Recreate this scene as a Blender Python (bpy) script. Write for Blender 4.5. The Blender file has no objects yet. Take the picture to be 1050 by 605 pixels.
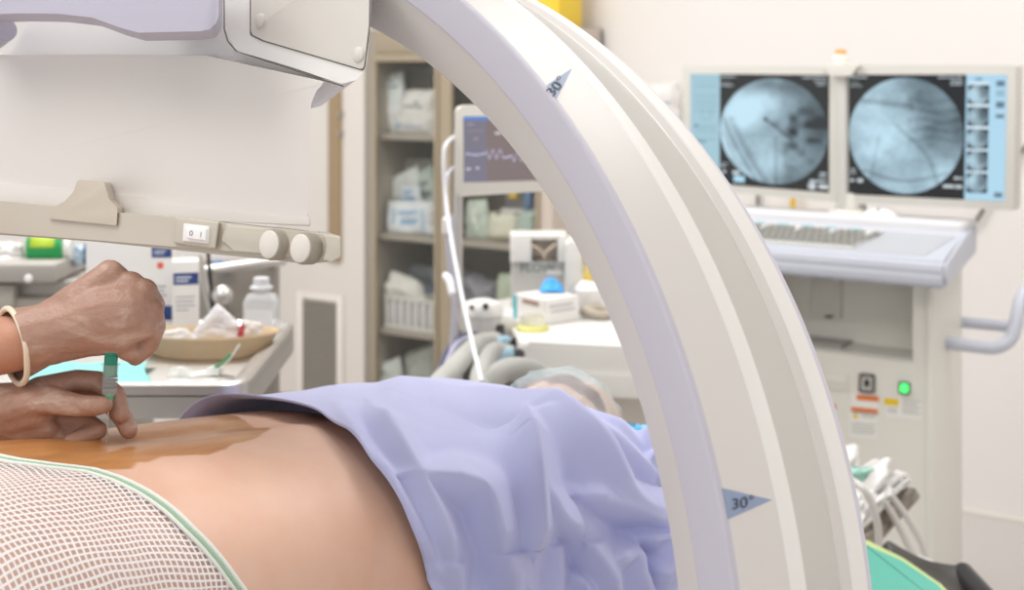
import bpy, bmesh, math, random
import numpy as np
from mathutils import Vector, Matrix, noise
R_ = math.radians
PI = math.pi
random.seed(7)
SC = bpy.context.scene
COL = SC.collection
F = 1400.0      # focal length in pixels of the 1050 px wide frame
HZ = 75.0       # row of the horizon
CAMZ = 1.40     # eye height
# ------------------------------------------------------------------ camera
cd = bpy.data.cameras.new('camera'); cam = bpy.data.objects.new('camera', cd); COL.objects.link(cam)
cam.location = (0, 0, CAMZ); cam.rotation_euler = (PI/2, 0, 0)
cd.sensor_width = 36; cd.lens = 36*F/1050; cd.shift_y = -(302.5-HZ)/1050; cd.clip_start = .02
cd.dof.use_dof = True; cd.dof.focus_distance = 1.16; cd.dof.aperture_fstop = 7.0
SC.camera = cam
# ------------------------------------------------------------------ world, lights, exposure
w = bpy.data.worlds.new('world'); SC.world = w; w.use_nodes = True
w.node_tree.nodes['Background'].inputs[0].default_value = (1.0, .998, .992, 1)
w.node_tree.nodes['Background'].inputs[1].default_value = .74
def area(name, loc, size, sy, power, rot=(0, 0, 0), col=(1, .99, .975)):
    l = bpy.data.lights.new(name, 'AREA'); l.shape = 'RECTANGLE'; l.size = size; l.size_y = sy
    l.energy = power; l.color = col
    o = bpy.data.objects.new(name, l); COL.objects.link(o); o.location = loc; o.rotation_euler = rot
    return o
area('ceiling_lamp', (-1.3, 1.0, 2.85), 1.3, 1.3, 23)
area('ceiling_lamp', (-1.0, 3.4, 2.85), 1.2, 1.2, 38)
area('ceiling_lamp', (1.2, 2.6, 2.85), 1.2, 1.2, 21)
area('ceiling_lamp', (.9, -.4, 2.85), 1.3, 1.3, 14)
SC.view_settings.view_transform = 'Standard'; SC.view_settings.look = 'None'
SC.view_settings.exposure = 0.40; SC.view_settings.gamma = 1.0; SC.view_settings.use_curve_mapping = False
# ------------------------------------------------------------------ materials
def srgb(c):
    if isinstance(c, str): c = tuple(int(c[i:i+2], 16)/255 for i in (0, 2, 4))
    return tuple((x/12.92 if x <= .04045 else ((x+.055)/1.055)**2.4) for x in c) + (1,)
def N(nt, t, **kw):
    n = nt.nodes.new(t)
    for k, v in kw.items():
        if k in n.inputs: n.inputs[k].default_value = v
        else: setattr(n, k, v)
    return n
def mat(name, col, rough=.5, metal=0, var=.04, vs=6, bump=0, bs=200, spec=.5, alpha=1, emit=0, trans=0, sheen=0, sss=0, coat=0):
    m = bpy.data.materials.new(name); m.use_nodes = True; nt = m.node_tree
    b = nt.nodes['Principled BSDF']; c = srgb(col)
    b.inputs['Roughness'].default_value = rough; b.inputs['Metallic'].default_value = metal
    b.inputs['Specular IOR Level'].default_value = spec
    tc = N(nt, 'ShaderNodeTexCoord')
    nz = N(nt, 'ShaderNodeTexNoise', Scale=vs, Detail=3.0)
    nt.links.new(tc.outputs['Object'], nz.inputs['Vector'])
    mx = N(nt, 'ShaderNodeMixRGB'); mx.inputs[1].default_value = tuple(x*(1-var) for x in c[:3])+(1,)
    mx.inputs[2].default_value = tuple(min(1, x*(1+var)) for x in c[:3])+(1,)
    nt.links.new(nz.outputs['Fac'], mx.inputs[0]); nt.links.new(mx.outputs[0], b.inputs['Base Color'])
    if bump:
        n2 = N(nt, 'ShaderNodeTexNoise', Scale=bs, Detail=2.0); nt.links.new(tc.outputs['Object'], n2.inputs['Vector'])
        bp = N(nt, 'ShaderNodeBump', Strength=bump, Distance=.001); nt.links.new(n2.outputs['Fac'], bp.inputs['Height'])
        nt.links.new(bp.outputs[0], b.inputs['Normal'])
    if alpha < 1: b.inputs['Alpha'].default_value = alpha
    if trans: b.inputs['Transmission Weight'].default_value = trans
    if emit: b.inputs['Emission Color'].default_value = c; b.inputs['Emission Strength'].default_value = emit
    if sss: b.inputs['Subsurface Weight'].default_value = sss; b.inputs['Subsurface Radius'].default_value = (.012, .005, .003); b.inputs['Subsurface Scale'].default_value = .5
    if sheen: b.inputs['Sheen Weight'].default_value = sheen
    if coat: b.inputs['Coat Weight'].default_value = coat; b.inputs['Coat Roughness'].default_value = .1
    return m
def attrmat(name, attr, emit=0, rough=.5):
    m = bpy.data.materials.new(name); m.use_nodes = True; nt = m.node_tree; b = nt.nodes['Principled BSDF']
    a = N(nt, 'ShaderNodeAttribute', attribute_name=attr); b.inputs['Roughness'].default_value = rough
    if emit:
        b.inputs['Base Color'].default_value = (.01, .01, .01, 1)
        nt.links.new(a.outputs['Color'], b.inputs['Emission Color']); b.inputs['Emission Strength'].default_value = emit
    else: nt.links.new(a.outputs['Color'], b.inputs['Base Color'])
    return m
M = {}
M['white'] = mat('white_enamel', 'efedeb', .38, var=.01, vs=3)
M['cream'] = mat('cream_enamel', 'dcd8d5', .42, var=.012, vs=3)
M['groove'] = mat('pale_grey_green_enamel', 'c9c7c2', .25, var=.02, vs=3)
M['shell'] = mat('warm_grey_shell', 'dfdad6', .42, var=.01, vs=3)
M['lavdark'] = mat('handle_lavender_grey', 'b8b5c6', .42, var=.015, vs=8, bump=.1)
M['lav'] = mat('lavender_rubber', 'c6c3d0', .5, var=.015, vs=8, bump=.1)
M['lavlight'] = mat('pale_lavender_rubber', 'd6d4e0', .5, var=.015, vs=8)
M['beige'] = mat('beige_plastic', 'c2bbae', .38, var=.02, vs=8)
M['beige2'] = mat('warm_beige_plastic', 'c3b9aa', .42, var=.02, vs=200)
M['knob'] = mat('ribbed_grey_plastic', 'e2dcd4', .35, var=.02)
M['seam'] = mat('dark_seam', '6a6660', .7)
M['mark'] = mat('slate_blue_decal', '8f9fbe', .5, var=.02)
M['ink'] = mat('dark_ink', '3c4048', .6)
M['panel'] = mat('panel_plastic', 'd9d5ce', .45, var=.015)
M['steel'] = mat('brushed_steel', 'd0cdc9', .36, 1.0, var=.05, vs=20)
M['steelmid'] = mat('dull_steel', '9d968c', .42, .7, var=.05, vs=10)
M['black'] = mat('black_plastic', '1d1d1f', .4)
M['wall'] = mat('wall_paint', 'f1edea', .6, var=.01, vs=2)
M['wallframe'] = mat('cabinet_beige_paint', 'b3a48f', .5, var=.04)
# ------------------------------------------------------------------ geometry helpers
def link(name, me, m=None, parent=None):
    o = bpy.data.objects.new(name, me); COL.objects.link(o)
    if m: me.materials.append(m)
    if parent: o.parent = parent
    return o
def smooth(bm, ang=35):
    a = R_(ang)
    for f in bm.faces: f.smooth = True
    for e in bm.edges:
        if len(e.link_faces) == 2 and e.calc_face_angle(0) > a: e.smooth = False
def fin(name, bm, m, parent=None, ang=35, normals=True):
    if normals: bmesh.ops.recalc_face_normals(bm, faces=bm.faces)
    smooth(bm, ang)
    me = bpy.data.meshes.new(name); bm.to_mesh(me); bm.free()
    return link(name, me, m, parent)
def tag(o, label, cat, group=None, kind=None):
    o['label'] = label; o['category'] = cat
    if group: o['group'] = group
    if kind: o['kind'] = kind
    return o
def struct(o): o['kind'] = 'structure'; return o
class Fr:
    """a world frame; pix() turns a photograph pixel into local coordinates on the local plane y = yl"""
    def __init__(s, o, X, Y=None, Z=(0, 0, 1)):
        s.o = Vector(o); s.X = Vector(X).normalized(); s.Z = Vector(Z).normalized()
        s.Y = Vector(Y).normalized() if Y is not None else s.Z.cross(s.X).normalized()
        if Y is not None: s.Z = s.X.cross(s.Y).normalized()
    def mw(s):
        m = Matrix.Identity(4)
        for i, a in enumerate((s.X, s.Y, s.Z)):
            for j in range(3): m[j][i] = a[j]
        m.translation = s.o; return m
    def loc(s, p): d = Vector(p)-s.o; return Vector((d.dot(s.X), d.dot(s.Y), d.dot(s.Z)))
    def wld(s, p): return s.o + s.X*p[0] + s.Y*p[1] + s.Z*p[2]
    def ray(s, px, py): return Vector(((px-525)/F, 1, (HZ-py)/F))
    def pix(s, px, py, yl=0.0):
        d = s.ray(px, py); c = Vector((0, 0, CAMZ)); k = (yl - s.Y.dot(c-s.o))/s.Y.dot(d)
        return s.loc(c+d*k)
    def pixz(s, px, py, zl):      # on the local plane z = zl
        d = s.ray(px, py); c = Vector((0, 0, CAMZ)); k = (zl - s.Z.dot(c-s.o))/s.Z.dot(d)
        return s.loc(c+d*k)
    def at(s, o): return Fr(s.wld(o), s.X, s.Y)
def at(px, py, d): return Vector(((px-525)*d/F, d, CAMZ+(HZ-py)*d/F))
W0 = Fr((0, 0, 0), (1, 0, 0))
def empty(name, fr=None, label=None, cat=None, group=None, parent=None):
    o = bpy.data.objects.new(name, None); COL.objects.link(o); o.empty_display_size = .05
    if fr is not None: o.matrix_world = fr.mw()
    if parent: o.parent = parent
    if label: tag(o, label, cat, group)
    return o
def fillet(pts, r, n=4):
    out = []; k = len(pts)
    for i in range(k):
        p = Vector(pts[i]).to_2d() if not hasattr(r, '__len__') else Vector(pts[i]).to_2d()
        rr = r[i] if hasattr(r, '__len__') else r
        a = Vector(pts[i-1]).to_2d(); b = Vector(pts[(i+1) % k]).to_2d()
        da = a-p; db = b-p; la, lb = da.length, db.length
        if rr <= 0 or la < 1e-9 or lb < 1e-9: out.append(p); continue
        da /= la; db /= lb; c = max(-1, min(1, da.dot(db))); th = math.acos(c)
        if th > PI-.02: out.append(p); continue
        t = min(rr/math.tan(th/2), la*.45, lb*.45)
        A = p+da*t; B = p+db*t
        for j in range(n+1):
            u = j/n; out.append(A*(1-u)**2 + p*2*u*(1-u) + B*u*u)
    return out
def prism_bm(bm, pts, y0, y1, bev=0, seg=3, fr=None):
    """closed outline (x, z) extruded from y0 (towards the viewer) to y1, with its front rim bevelled"""
    vs = [bm.verts.new((p[0], y0, p[1])) for p in pts]; f = bm.faces.new(vs)
    wv = [bm.verts.new((p[0], y1, p[1])) for p in pts]; g = bm.faces.new(wv[::-1])
    n = len(pts); sides = [bm.faces.new((vs[i], vs[(i+1) % n], wv[(i+1) % n], wv[i])) for i in range(n)]
    new = vs+wv
    if bev > 0:
        ed = list(f.edges)+list(g.edges)
        r = bmesh.ops.bevel(bm, geom=ed, offset=bev, segments=seg, affect='EDGES', profile=.5, clamp_overlap=True)
    return new
def prism(name, pts, y0, y1, m, parent=None, bev=0, seg=3, ang=35):
    bm = bmesh.new(); prism_bm(bm, pts, y0, y1, bev, seg); return fin(name, bm, m, parent, ang)
def box_bm(bm, lo, hi, bev=0, seg=2, mx=None):
    sub = bmesh.new()
    r = bmesh.ops.create_cube(sub, size=1)
    for v in sub.verts: v.co = Vector([(lo[i]+hi[i])/2 + v.co[i]*(hi[i]-lo[i]) for i in range(3)])
    if bev: bmesh.ops.bevel(sub, geom=sub.edges[:], offset=bev, segments=seg, affect='EDGES', profile=.5, clamp_overlap=True)
    if mx is not None: bmesh.ops.transform(sub, matrix=mx, verts=sub.verts[:])
    me = bpy.data.meshes.new('t'); sub.to_mesh(me); sub.free(); bm.from_mesh(me); bpy.data.meshes.remove(me)
def box(name, lo, hi, m, parent=None, bev=.002, seg=2, mx=None):
    bm = bmesh.new(); lo = [min(a, b) for a, b in zip(lo, hi)] if True else lo
    box_bm(bm, lo, hi, bev, seg, mx); return fin(name, bm, m, parent)
def rbox(name, p, q, m, parent=None, bev=.002, seg=2, mx=None):
    lo = [min(a, b) for a, b in zip(p, q)]; hi = [max(a, b) for a, b in zip(p, q)]
    bm = bmesh.new(); box_bm(bm, lo, hi, bev, seg, mx); return fin(name, bm, m, parent)
def spline(pts, n=8):
    P = [Vector(p) for p in pts]; out = []
    for i in range(len(P)-1):
        p0 = P[max(i-1, 0)]; p1 = P[i]; p2 = P[i+1]; p3 = P[min(i+2, len(P)-1)]
        for j in range(n):
            t = j/n
            out.append(.5*((2*p1)+(p2-p0)*t+(2*p0-5*p1+4*p2-p3)*t*t+(3*p1-p0-3*p2+p3)*t**3))
    out.append(P[-1]); return out
def tube_bm(bm, pts, r, seg=12, caps=True, sx=1.0):
    pts = [Vector(p) for p in pts]; rings = []; up = None
    for i, p in enumerate(pts):
        d = (pts[min(i+1, len(pts)-1)]-pts[max(i-1, 0)]).normalized()
        if up is None:
            up = Vector((0, 0, 1)) if abs(d.z) < .9 else Vector((1, 0, 0))
        a = d.cross(up).normalized(); up = a.cross(d).normalized()
        rr = r[i] if hasattr(r, '__len__') else r
        rings.append([bm.verts.new(p+(a*math.cos(2*PI*k/seg)*sx+up*math.sin(2*PI*k/seg))*rr) for k in range(seg)])
    for i in range(len(rings)-1):
        for k in range(seg): bm.faces.new((rings[i][k], rings[i][(k+1) % seg], rings[i+1][(k+1) % seg], rings[i+1][k]))
    if caps:
        bm.faces.new(rings[0][::-1]); bm.faces.new(rings[-1])
def tube(name, pts, r, m, parent=None, seg=12, sm=0, sx=1.0):
    bm = bmesh.new(); tube_bm(bm, spline(pts, sm) if sm else pts, r, seg, sx=sx); return fin(name, bm, m, parent, 50)
def lathe_bm(bm, prof, seg=24, mx=None):
    rings = []; new = []
    for r, z in prof:
        rings.append([bm.verts.new((max(r, 1e-5)*math.cos(2*PI*k/seg), max(r, 1e-5)*math.sin(2*PI*k/seg), z)) for k in range(seg)]); new += rings[-1]
    for i in range(len(rings)-1):
        for k in range(seg): bm.faces.new((rings[i][k], rings[i][(k+1) % seg], rings[i+1][(k+1) % seg], rings[i+1][k]))
    bm.faces.new(rings[0][::-1]); bm.faces.new(rings[-1])
    if mx is not None: bmesh.ops.transform(bm, matrix=mx, verts=new)
def lathe(name, prof, m, parent=None, seg=24, mx=None, ang=35):
    bm = bmesh.new(); lathe_bm(bm, prof, seg, mx); return fin(name, bm, m, parent, ang)
def along(a, b):      # matrix taking +Z to direction a->b, origin a
    a = Vector(a); b = Vector(b); q = (b-a).to_track_quat('Z', 'Y'); return Matrix.Translation(a) @ q.to_matrix().to_4x4()
def sweep_arc(name, prof, t0, t1, n, m, parent, ang=30):
    bm = bmesh.new(); rings = []
    for i in range(n+1):
        th = t0+(t1-t0)*i/n
        rings.append([bm.verts.new((r*math.cos(th), y, r*math.sin(th))) for r, y in prof])
    k = len(prof)
    for i in range(n):
        for j in range(k): bm.faces.new((rings[i][j], rings[i][(j+1) % k], rings[i+1][(j+1) % k], rings[i+1][j]))
    bm.faces.new(rings[0][::-1]); bm.faces.new(rings[-1])
    return fin(name, bm, m, parent, ang)
def text_mesh(s, size):
    c = bpy.data.curves.new('text', 'FONT'); c.body = s; c.size = size; c.align_x = 'CENTER'; c.align_y = 'CENTER'
    o = bpy.data.objects.new('text', c); COL.objects.link(o); dg = bpy.context.evaluated_depsgraph_get(); dg.update()
    me = bpy.data.meshes.new_from_object(o.evaluated_get(dg)); bpy.data.objects.remove(o); bpy.data.curves.remove(c); return me
def text(name, s, size, m, parent, fn):
    me = text_mesh(s, size)
    for v in me.vertices: v.co = fn(v.co.x, v.co.y)
    me.materials.clear(); return link(name, me, m, parent)
def caps_bm(bm, a, ra, b, rb, seg=14):
    """a rounded cone from a to b"""
    a = Vector(a); b = Vector(b); L = (b-a).length
    if L < 1e-6: return
    prof = [(ra*math.sin(t), -ra*math.cos(t)) for t in np.linspace(0, PI/2, 5)] + [(rb*math.sin(t), L+rb*math.cos(t)) for t in np.linspace(PI/2, 0, 5)]
    lathe_bm(bm, prof, seg, along(a, b))
def blob(name, chains, m, parent, voxel=.0018, sm=4, extra=None, mw_inv=None):
    """chains of (x, y, z, r) points fused into one continuous skin"""
    bm = bmesh.new()
    for ch in chains:
        for p, q in zip(ch[:-1], ch[1:]): caps_bm(bm, p[:3], p[3], q[:3], q[3])
    if extra: extra(bm)
    bmesh.ops.recalc_face_normals(bm, faces=bm.faces)
    me = bpy.data.meshes.new(name); bm.to_mesh(me); bm.free()
    o = bpy.data.objects.new(name, me); COL.objects.link(o)
    md = o.modifiers.new('r', 'REMESH'); md.mode = 'VOXEL'; md.voxel_size = voxel; md.use_smooth_shade = True
    ms = o.modifiers.new('s', 'SMOOTH'); ms.iterations = sm; ms.factor = .5
    dg = bpy.context.evaluated_depsgraph_get(); dg.update()
    me2 = bpy.data.meshes.new_from_object(o.evaluated_get(dg)); bpy.data.objects.remove(o); bpy.data.meshes.remove(me)
    me2.name = name
    for p in me2.polygons: p.use_smooth = True
    me2.materials.clear(); me2.materials.append(m)
    o = bpy.data.objects.new(name, me2); COL.objects.link(o)
    if parent: o.parent = parent
    return o
def grid_mesh(name, P, m, parent=None, closed=False, uv=None, thick=0):
    """P[i][j] -> a quad sheet"""
    a, b = P.shape[:2]; me = bpy.data.meshes.new(name)
    idx = np.arange(a*b).reshape(a, b)
    q = np.stack([idx[:-1, :-1], idx[1:, :-1], idx[1:, 1:], idx[:-1, 1:]], -1).reshape(-1, 4)
    if closed:
        c = np.stack([idx[:-1, -1], idx[1:, -1], idx[1:, 0], idx[:-1, 0]], -1).reshape(-1, 4); q = np.vstack([q, c])
    me.from_pydata(P.reshape(-1, 3).tolist(), [], q.tolist())
    for p in me.polygons: p.use_smooth = True
    if uv is not None:
        l = me.uv_layers.new(name='UVMap'); vi = np.empty(len(me.loops), int); me.loops.foreach_get('vertex_index', vi)
        l.data.foreach_set('uv', uv.reshape(-1, 2)[vi].astype(float).ravel())
    o = link(name, me, m, parent)
    if thick:
        md = o.modifiers.new('thickness', 'SOLIDIFY'); md.thickness = thick; md.offset = -1
    return o
# ================================================================== the room
WA = Vector((.819, -.574, 0))
RM = Fr((1.42, 4.375, 0), WA)          # local x runs along the back wall, local y goes into it
def rpt(x, y, z): return RM.wld((x, y, z))
M['floor'] = mat('terrazzo_floor', 'd0ccc9', .5, var=.13, vs=130)
fl = rbox('floor', (-4, -5, -.06), (3.2, 7, 0), M['floor'], bev=0); struct(fl)
wb = empty('wall_back', RM); struct(wb)
rbox('wall_panel', (-6.6, 0, 0), (2.6, .12, 3.0), M['wall'], wb, bev=0)
wl = rbox('wall_right', (3.2, -5, 0), (3.32, 7, 3.0), M['wall'], bev=0); struct(wl)
ce = rbox('ceiling', (-5, -5, 3.0), (3.3, 9, 3.1), mat('ceiling_paint', 'f2f0ec', .8), bev=0); struct(ce)
bb = empty('baseboard_back', RM); struct(bb)
rbox('skirting', (-1.2, -.012, 0), (2.6, 0, .012), mat('cove_strip', 'efe9e2', .5), bb, bev=.002)
# ================================================================== C-arm
az, el = .8954, -.1413
CN = Vector((math.cos(el)*math.cos(az), math.cos(el)*math.sin(az), math.sin(el)))
CX = Vector((math.sin(az), -math.cos(az), 0))
CF = Fr((-.3469, 1.1929, CAMZ-.4585), CX, CN)
carm = empty('c_arm', CF, 'white mobile x-ray C-arm with lavender bumper curving over the patient', 'x-ray machine')
T0, T1 = R_(-112), R_(103)
prof = fillet([(.544, .054), (.544, .160), (.585, .204), (.598, .206), (.6105, .205), (.6125, .176), (.6085, .168), (.6125, .097), (.619, .091), (.6235, .0625), (.6190, .004), (.588, .011)],
              [.008, .008, .006, .004, .008, .006, .004, .004, .004, .006, .001, .002])
arcb = sweep_arc('arc', prof, T0, T1, 150, M['cream'], carm)
sweep_arc('bumper_strip', fillet([(.588, .008), (.588, .018), (.6165, .012), (.6195, .006), (.6198, -.001)], [.003, .002, .003, .008, .007]), T0+.01, T1-.01, 150, M['lav'], arcb)
sweep_arc('bumper_strip', fillet([(.590, .2045), (.590, .213), (.602, .220), (.609, .2155), (.6095, .204)], .003), T0+.01, T1-.01, 150, M['lavlight'], arcb)
sweep_arc('groove_lining', [(.607, .101), (.605, .164), (.609, .164), (.6128, .101)], T0+.02, T1-.02, 120, M['groove'], arcb)
def cyl_hit(px, py, r):
    d = CF.ray(px, py); c = Vector((0, 0, CAMZ))
    o = CF.loc(c); e = Vector((d.dot(CF.X), d.dot(CF.Y), d.dot(CF.Z)))
    a = e.x**2+e.z**2; b = 2*(o.x*e.x+o.z*e.z); cc = o.x**2+o.z**2-r*r; k = (-b-math.sqrt(max(0, b*b-4*a*cc)))/(2*a)
    p = o+e*k; return math.atan2(p.z, p.x), p.y
sweep_arc('white_ridge', fillet([(.6228, .0605), (.6247, .067), (.6244, .083), (.6198, .0915), (.617, .085), (.617, .065)], .002), T0+.004, T1-.004, 150, M['white'], arcb)
sweep_arc('white_rim', fillet([(.6100, .172), (.6136, .178), (.6132, .199), (.6100, .2055), (.607, .2), (.607, .176)], .002), T0+.004, T1-.004, 150, M['white'], arcb)
RM_ = .6212
def rs(y): return .6197+.0665*(y-.004)*.98
th1, y1 = cyl_hit(741, 500, RM_); th2, y2 = cyl_hit(789, 513, RM_); th3, y3 = cyl_hit(748, 532, RM_)
thu, yu = cyl_hit(585, 72, RM_)
def degree_mark(tri, c_px, ex, ey, size):
    """tri: three (theta, y) corners of the decal"""
    bm = bmesh.new(); n = 12; V = {}
    for i in range(n+1):
        for j in range(n+1-i):
            a, b = i/n, j/n; c = 1-a-b
            th = tri[0][0]*a+tri[1][0]*b+tri[2][0]*c; y = max(.0045, tri[0][1]*a+tri[1][1]*b+tri[2][1]*c)
            V[i, j] = bm.verts.new((rs(y)*math.cos(th), y, rs(y)*math.sin(th)))
    for i in range(n):
        for j in range(n-i):
            bm.faces.new((V[i, j], V[i+1, j], V[i, j+1]))
            if i+j < n-1: bm.faces.new((V[i+1, j], V[i+1, j+1], V[i, j+1]))
    fin('degree_mark', bm, M['mark'], arcb)
    def f(a, b):
        th, y = cyl_hit(c_px[0]+a*ex[0]+b*ey[0], c_px[1]+a*ex[1]+b*ey[1], RM_); r = rs(y)+.0007
        return Vector((r*math.cos(th), y, r*math.sin(th)))
    text('degree_figure', '30°', size, M['ink'], arcb, f)
degree_mark([(th1, y1), (th2, y2), (th3, y3)], (761.5, 516), (1, -.16), (-.02, -1), 15.5)
ua, ub, uc = cyl_hit(585, 72, RM_), cyl_hit(556.5, 89, RM_), cyl_hit(569.5, 105, RM_)
ub = tuple(p+(q-p)*1.15 for p, q in zip(ua, ub)); uc = tuple(p+(q-p)*1.15 for p, q in zip(ua, uc))
um = ((ub[0]+uc[0])/2, (ub[1]+uc[1])/2); dd = Vector((ua[1]-um[1], (ua[0]-um[0])*RM_)).normalized()
degree_mark([ub, ua, uc], (571, 88.5), (.66, -.75), (-.80, -.60), 14.5)
def cpx(pts, y): return [(lambda q: (q.x, q.z))(CF.pix(a, b, y)) for a, b in pts]
def taper(o, ymin=-.01, k=1.12, kz=0):
    for v in o.data.vertices:
        t = max(0, v.co.y-ymin); x = v.co.x; v.co.z += kz*t
        if x > -.12: v.co.x = x - k*t*min(1, (x+.12)/.30)
    return o
# detector housing hanging under the top of the arc
hs = taper(prism('detector_housing', fillet(cpx([(-70, 56), (100, 56), (210, 57), (334, 84), (325, 92), (319, 106), (316, 226), (250, 222), (110, 208), (-70, 186)], -.01), [.02, .03, .03, .006, .006, .01, .006, .004, .004, .004], 6), -.01, .235, M['shell'], carm, bev=.012, seg=5), kz=.17)
taper(prism('housing_rim', fillet(cpx([(-70, 180), (110, 198), (316, 222), (318, 232), (200, 226), (100, 215), (-70, 204)], -.014), .002, 3), -.014, .24, M['shell'], hs, bev=.003))
# neck that joins housing and arc
taper(prism('neck_fairing', fillet(cpx([(-60, 75), (12, 52), (30, 22), (40, -60), (355, -60), (360, 60), (336, 80), (314, 92), (308, 130), (200, 118), (60, 96)], .012), .02, 6), .012, .2, M['white'], carm, bev=.03, seg=6), .012)
blk = taper(prism('mount_block', fillet(cpx([(232, -60), (231, 30), (242, 52), (300, 69), (350, 86), (366, 82), (376, 68), (380, 22), (384, -70)], .0), [0, .01, .014, .01, .012, .008, .012, .01, 0], 5), .0, .2, M['white'], carm, bev=.008, seg=4), 0, 1.25)
pn = cpx([(257, -60), (257.5, 35), (270, 41), (371, 71), (373, 68), (378, 27), (380, -60)], -.0015)
pnl = taper(prism('cover_panel', fillet(pn, [0, .004, .003, .003, .003, 0, 0], 3), -.0018, .01, M['panel'], blk, bev=.001), 0, 1.25)
pnd = cpx([(256, -60), (256.3, 36), (269.5, 42.3), (372.4, 72.7), (374.6, 68), (379.5, 27), (381.5, -60)], -.0003)
taper(prism('panel_gap', fillet(pnd, [0, .004, .003, .003, .003, 0, 0], 3), -.0005, .01, M['seam'], blk), 0, 1.25)
for (sx, sy) in ((267, 21), (368, 56)):
    p = CF.pix(sx, sy, -.002)
    lathe('screw_cap', [(.0062, -.002), (.0062, .0012), (.005, .002), (.0001, .0022)], M['panel'], pnl, 20, along(p, p+Vector((0, -1, 0))))
# lavender steering handle
def cp3(px, py, y): return CF.pix(px, py, y)
def shear(o, ymin, k=1.09):
    for v in o.data.vertices: v.co.x -= k*(v.co.y-ymin)
    return o
tube('mount_seam', [CF.pix(*q) for q in ((229.5, -50, .004), (230, 30, .004), (233.5, 42, .003), (242, 52, .002), (270, 61.5, .001), (300, 71, .001), (330, 81.5, .001), (352, 88.5, .002))], .0006, M['seam'], blk, 6)
hp = cpx([(-40, -50), (-40, 16), (20, 13.5), (60, 14), (95, 18), (122, 28), (142, 33.5), (205, 32), (219, 29), (224, 18), (226, -50)], -.075)
shear(prism('steering_handle', fillet(hp, [0, .002, .01, .01, .01, .01, .01, .008, .008, .008, 0], 4), -.075, -.035, M['lavdark'], carm, bev=.012, seg=4), -.075)
tube('handle_strut', [cp3(180, -8, -.05), cp3(180, -20, .05)], .018, M['lavdark'], carm, 16)
tube('handle_bar', [cp3(-60, 62, .0), cp3(-20, 48, -.01), cp3(6, 30, -.02), cp3(28, 30, .02)][:3], [.012, .0135, .012], M['lavdark'], carm, 16, 0)
# control bar on the lower rim
cb = taper(prism('control_bar', fillet(cpx([(-80, 201), (0, 206), (100, 216), (180, 223), (240, 230), (300, 236), (348, 242), (349, 264), (336, 269), (318, 270), (240, 258), (100, 246.5), (0, 239), (-80, 233)], -.04), [.002, .01, .01, .01, .01, .01, .003, .004, .004, .01, .02, .02, .02, .002], 3), -.04, .0, M['beige'], carm, bev=.006, seg=4), -.04, 1.2)
taper(prism('bar_underside', fillet(cpx([(-80, 226), (100, 238), (318, 262), (330, 268), (318, 271), (100, 248), (-80, 235)], -.036), .001, 2), -.036, .25, M['beige'], carm, bev=.002), -.036, 1.2)
shear(prism('logo_plate_cover', fillet(cpx([(48, 224), (51, 213), (64, 206), (73, 196), (77, 184), (104, 186), (107, 196), (110, 205), (118, 213), (117, 231)], -.045), [.001, .004, .004, .008, .004, .004, .008, .006, .003, .001], 4), -.0425, -.01, M['beige2'], cb, bev=.002), -.0425)
shear(prism('switch_mount', fillet(cpx([(180, 222), (225, 227), (221, 256), (178, 250)], -.045), .003, 3), -.045, -.02, M['beige'], cb, bev=.004, seg=3), -.045)
sp = prism('switch_plate', fillet(cpx([(188, 229), (214, 232), (213, 250), (187, 247)], -.0465), .001, 2), -.0465, -.03, M['white'], cb, bev=.0005)
prism('rocker_switch', fillet(cpx([(191, 232), (211, 234.5), (210.5, 247), (190.5, 244.5)], -.049), .001, 2), -.049, -.04, mat('switch_white', 'f4f3f4', .3), sp, bev=.001)
for ch, sx, sy in (('O', 196, 239.3), ('I', 206, 240.8)):
    p = CF.pix(sx, sy, -.0492); text('switch_symbol', ch, .0058, M['ink'], sp, lambda a, b, p=p: Vector((p.x+a, -.0494, p.z+b)))
shear(prism('thumb_recess', fillet(cpx([(232, 229), (312, 238), (318, 268), (240, 257), (226, 248)], -.043), .004, 3), -.043, -.02, M['beige'], cb, bev=.004), -.043)
for (kx, ky) in ((284, 251), (316, 255)):
    p = CF.pix(kx, ky, -.044)
    k = lathe('knob', [(.012, -.004), (.0125, .005), (.0115, .0075), (.0095, .0078), (.0, .0078)], mat('knob_side_grey', 'a79f92', .4), cb, 28, along(p, p+Vector((0, -1, 0))))
    lathe('knob_face', [(.0, .0075), (.0108, .0075), (.0108, .0086), (.0095, .0094), (.0, .0094)], M['knob'], k, 28, along(p, p+Vector((0, -1, 0))))
taper(prism('end_cap', fillet(cpx([(331, 240), (350, 242), (350, 265), (340, 268), (330, 268), (336, 256)], -.047), .003, 3), -.047, .02, M['beige'], cb, bev=.003), -.047, 1.2)
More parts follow.
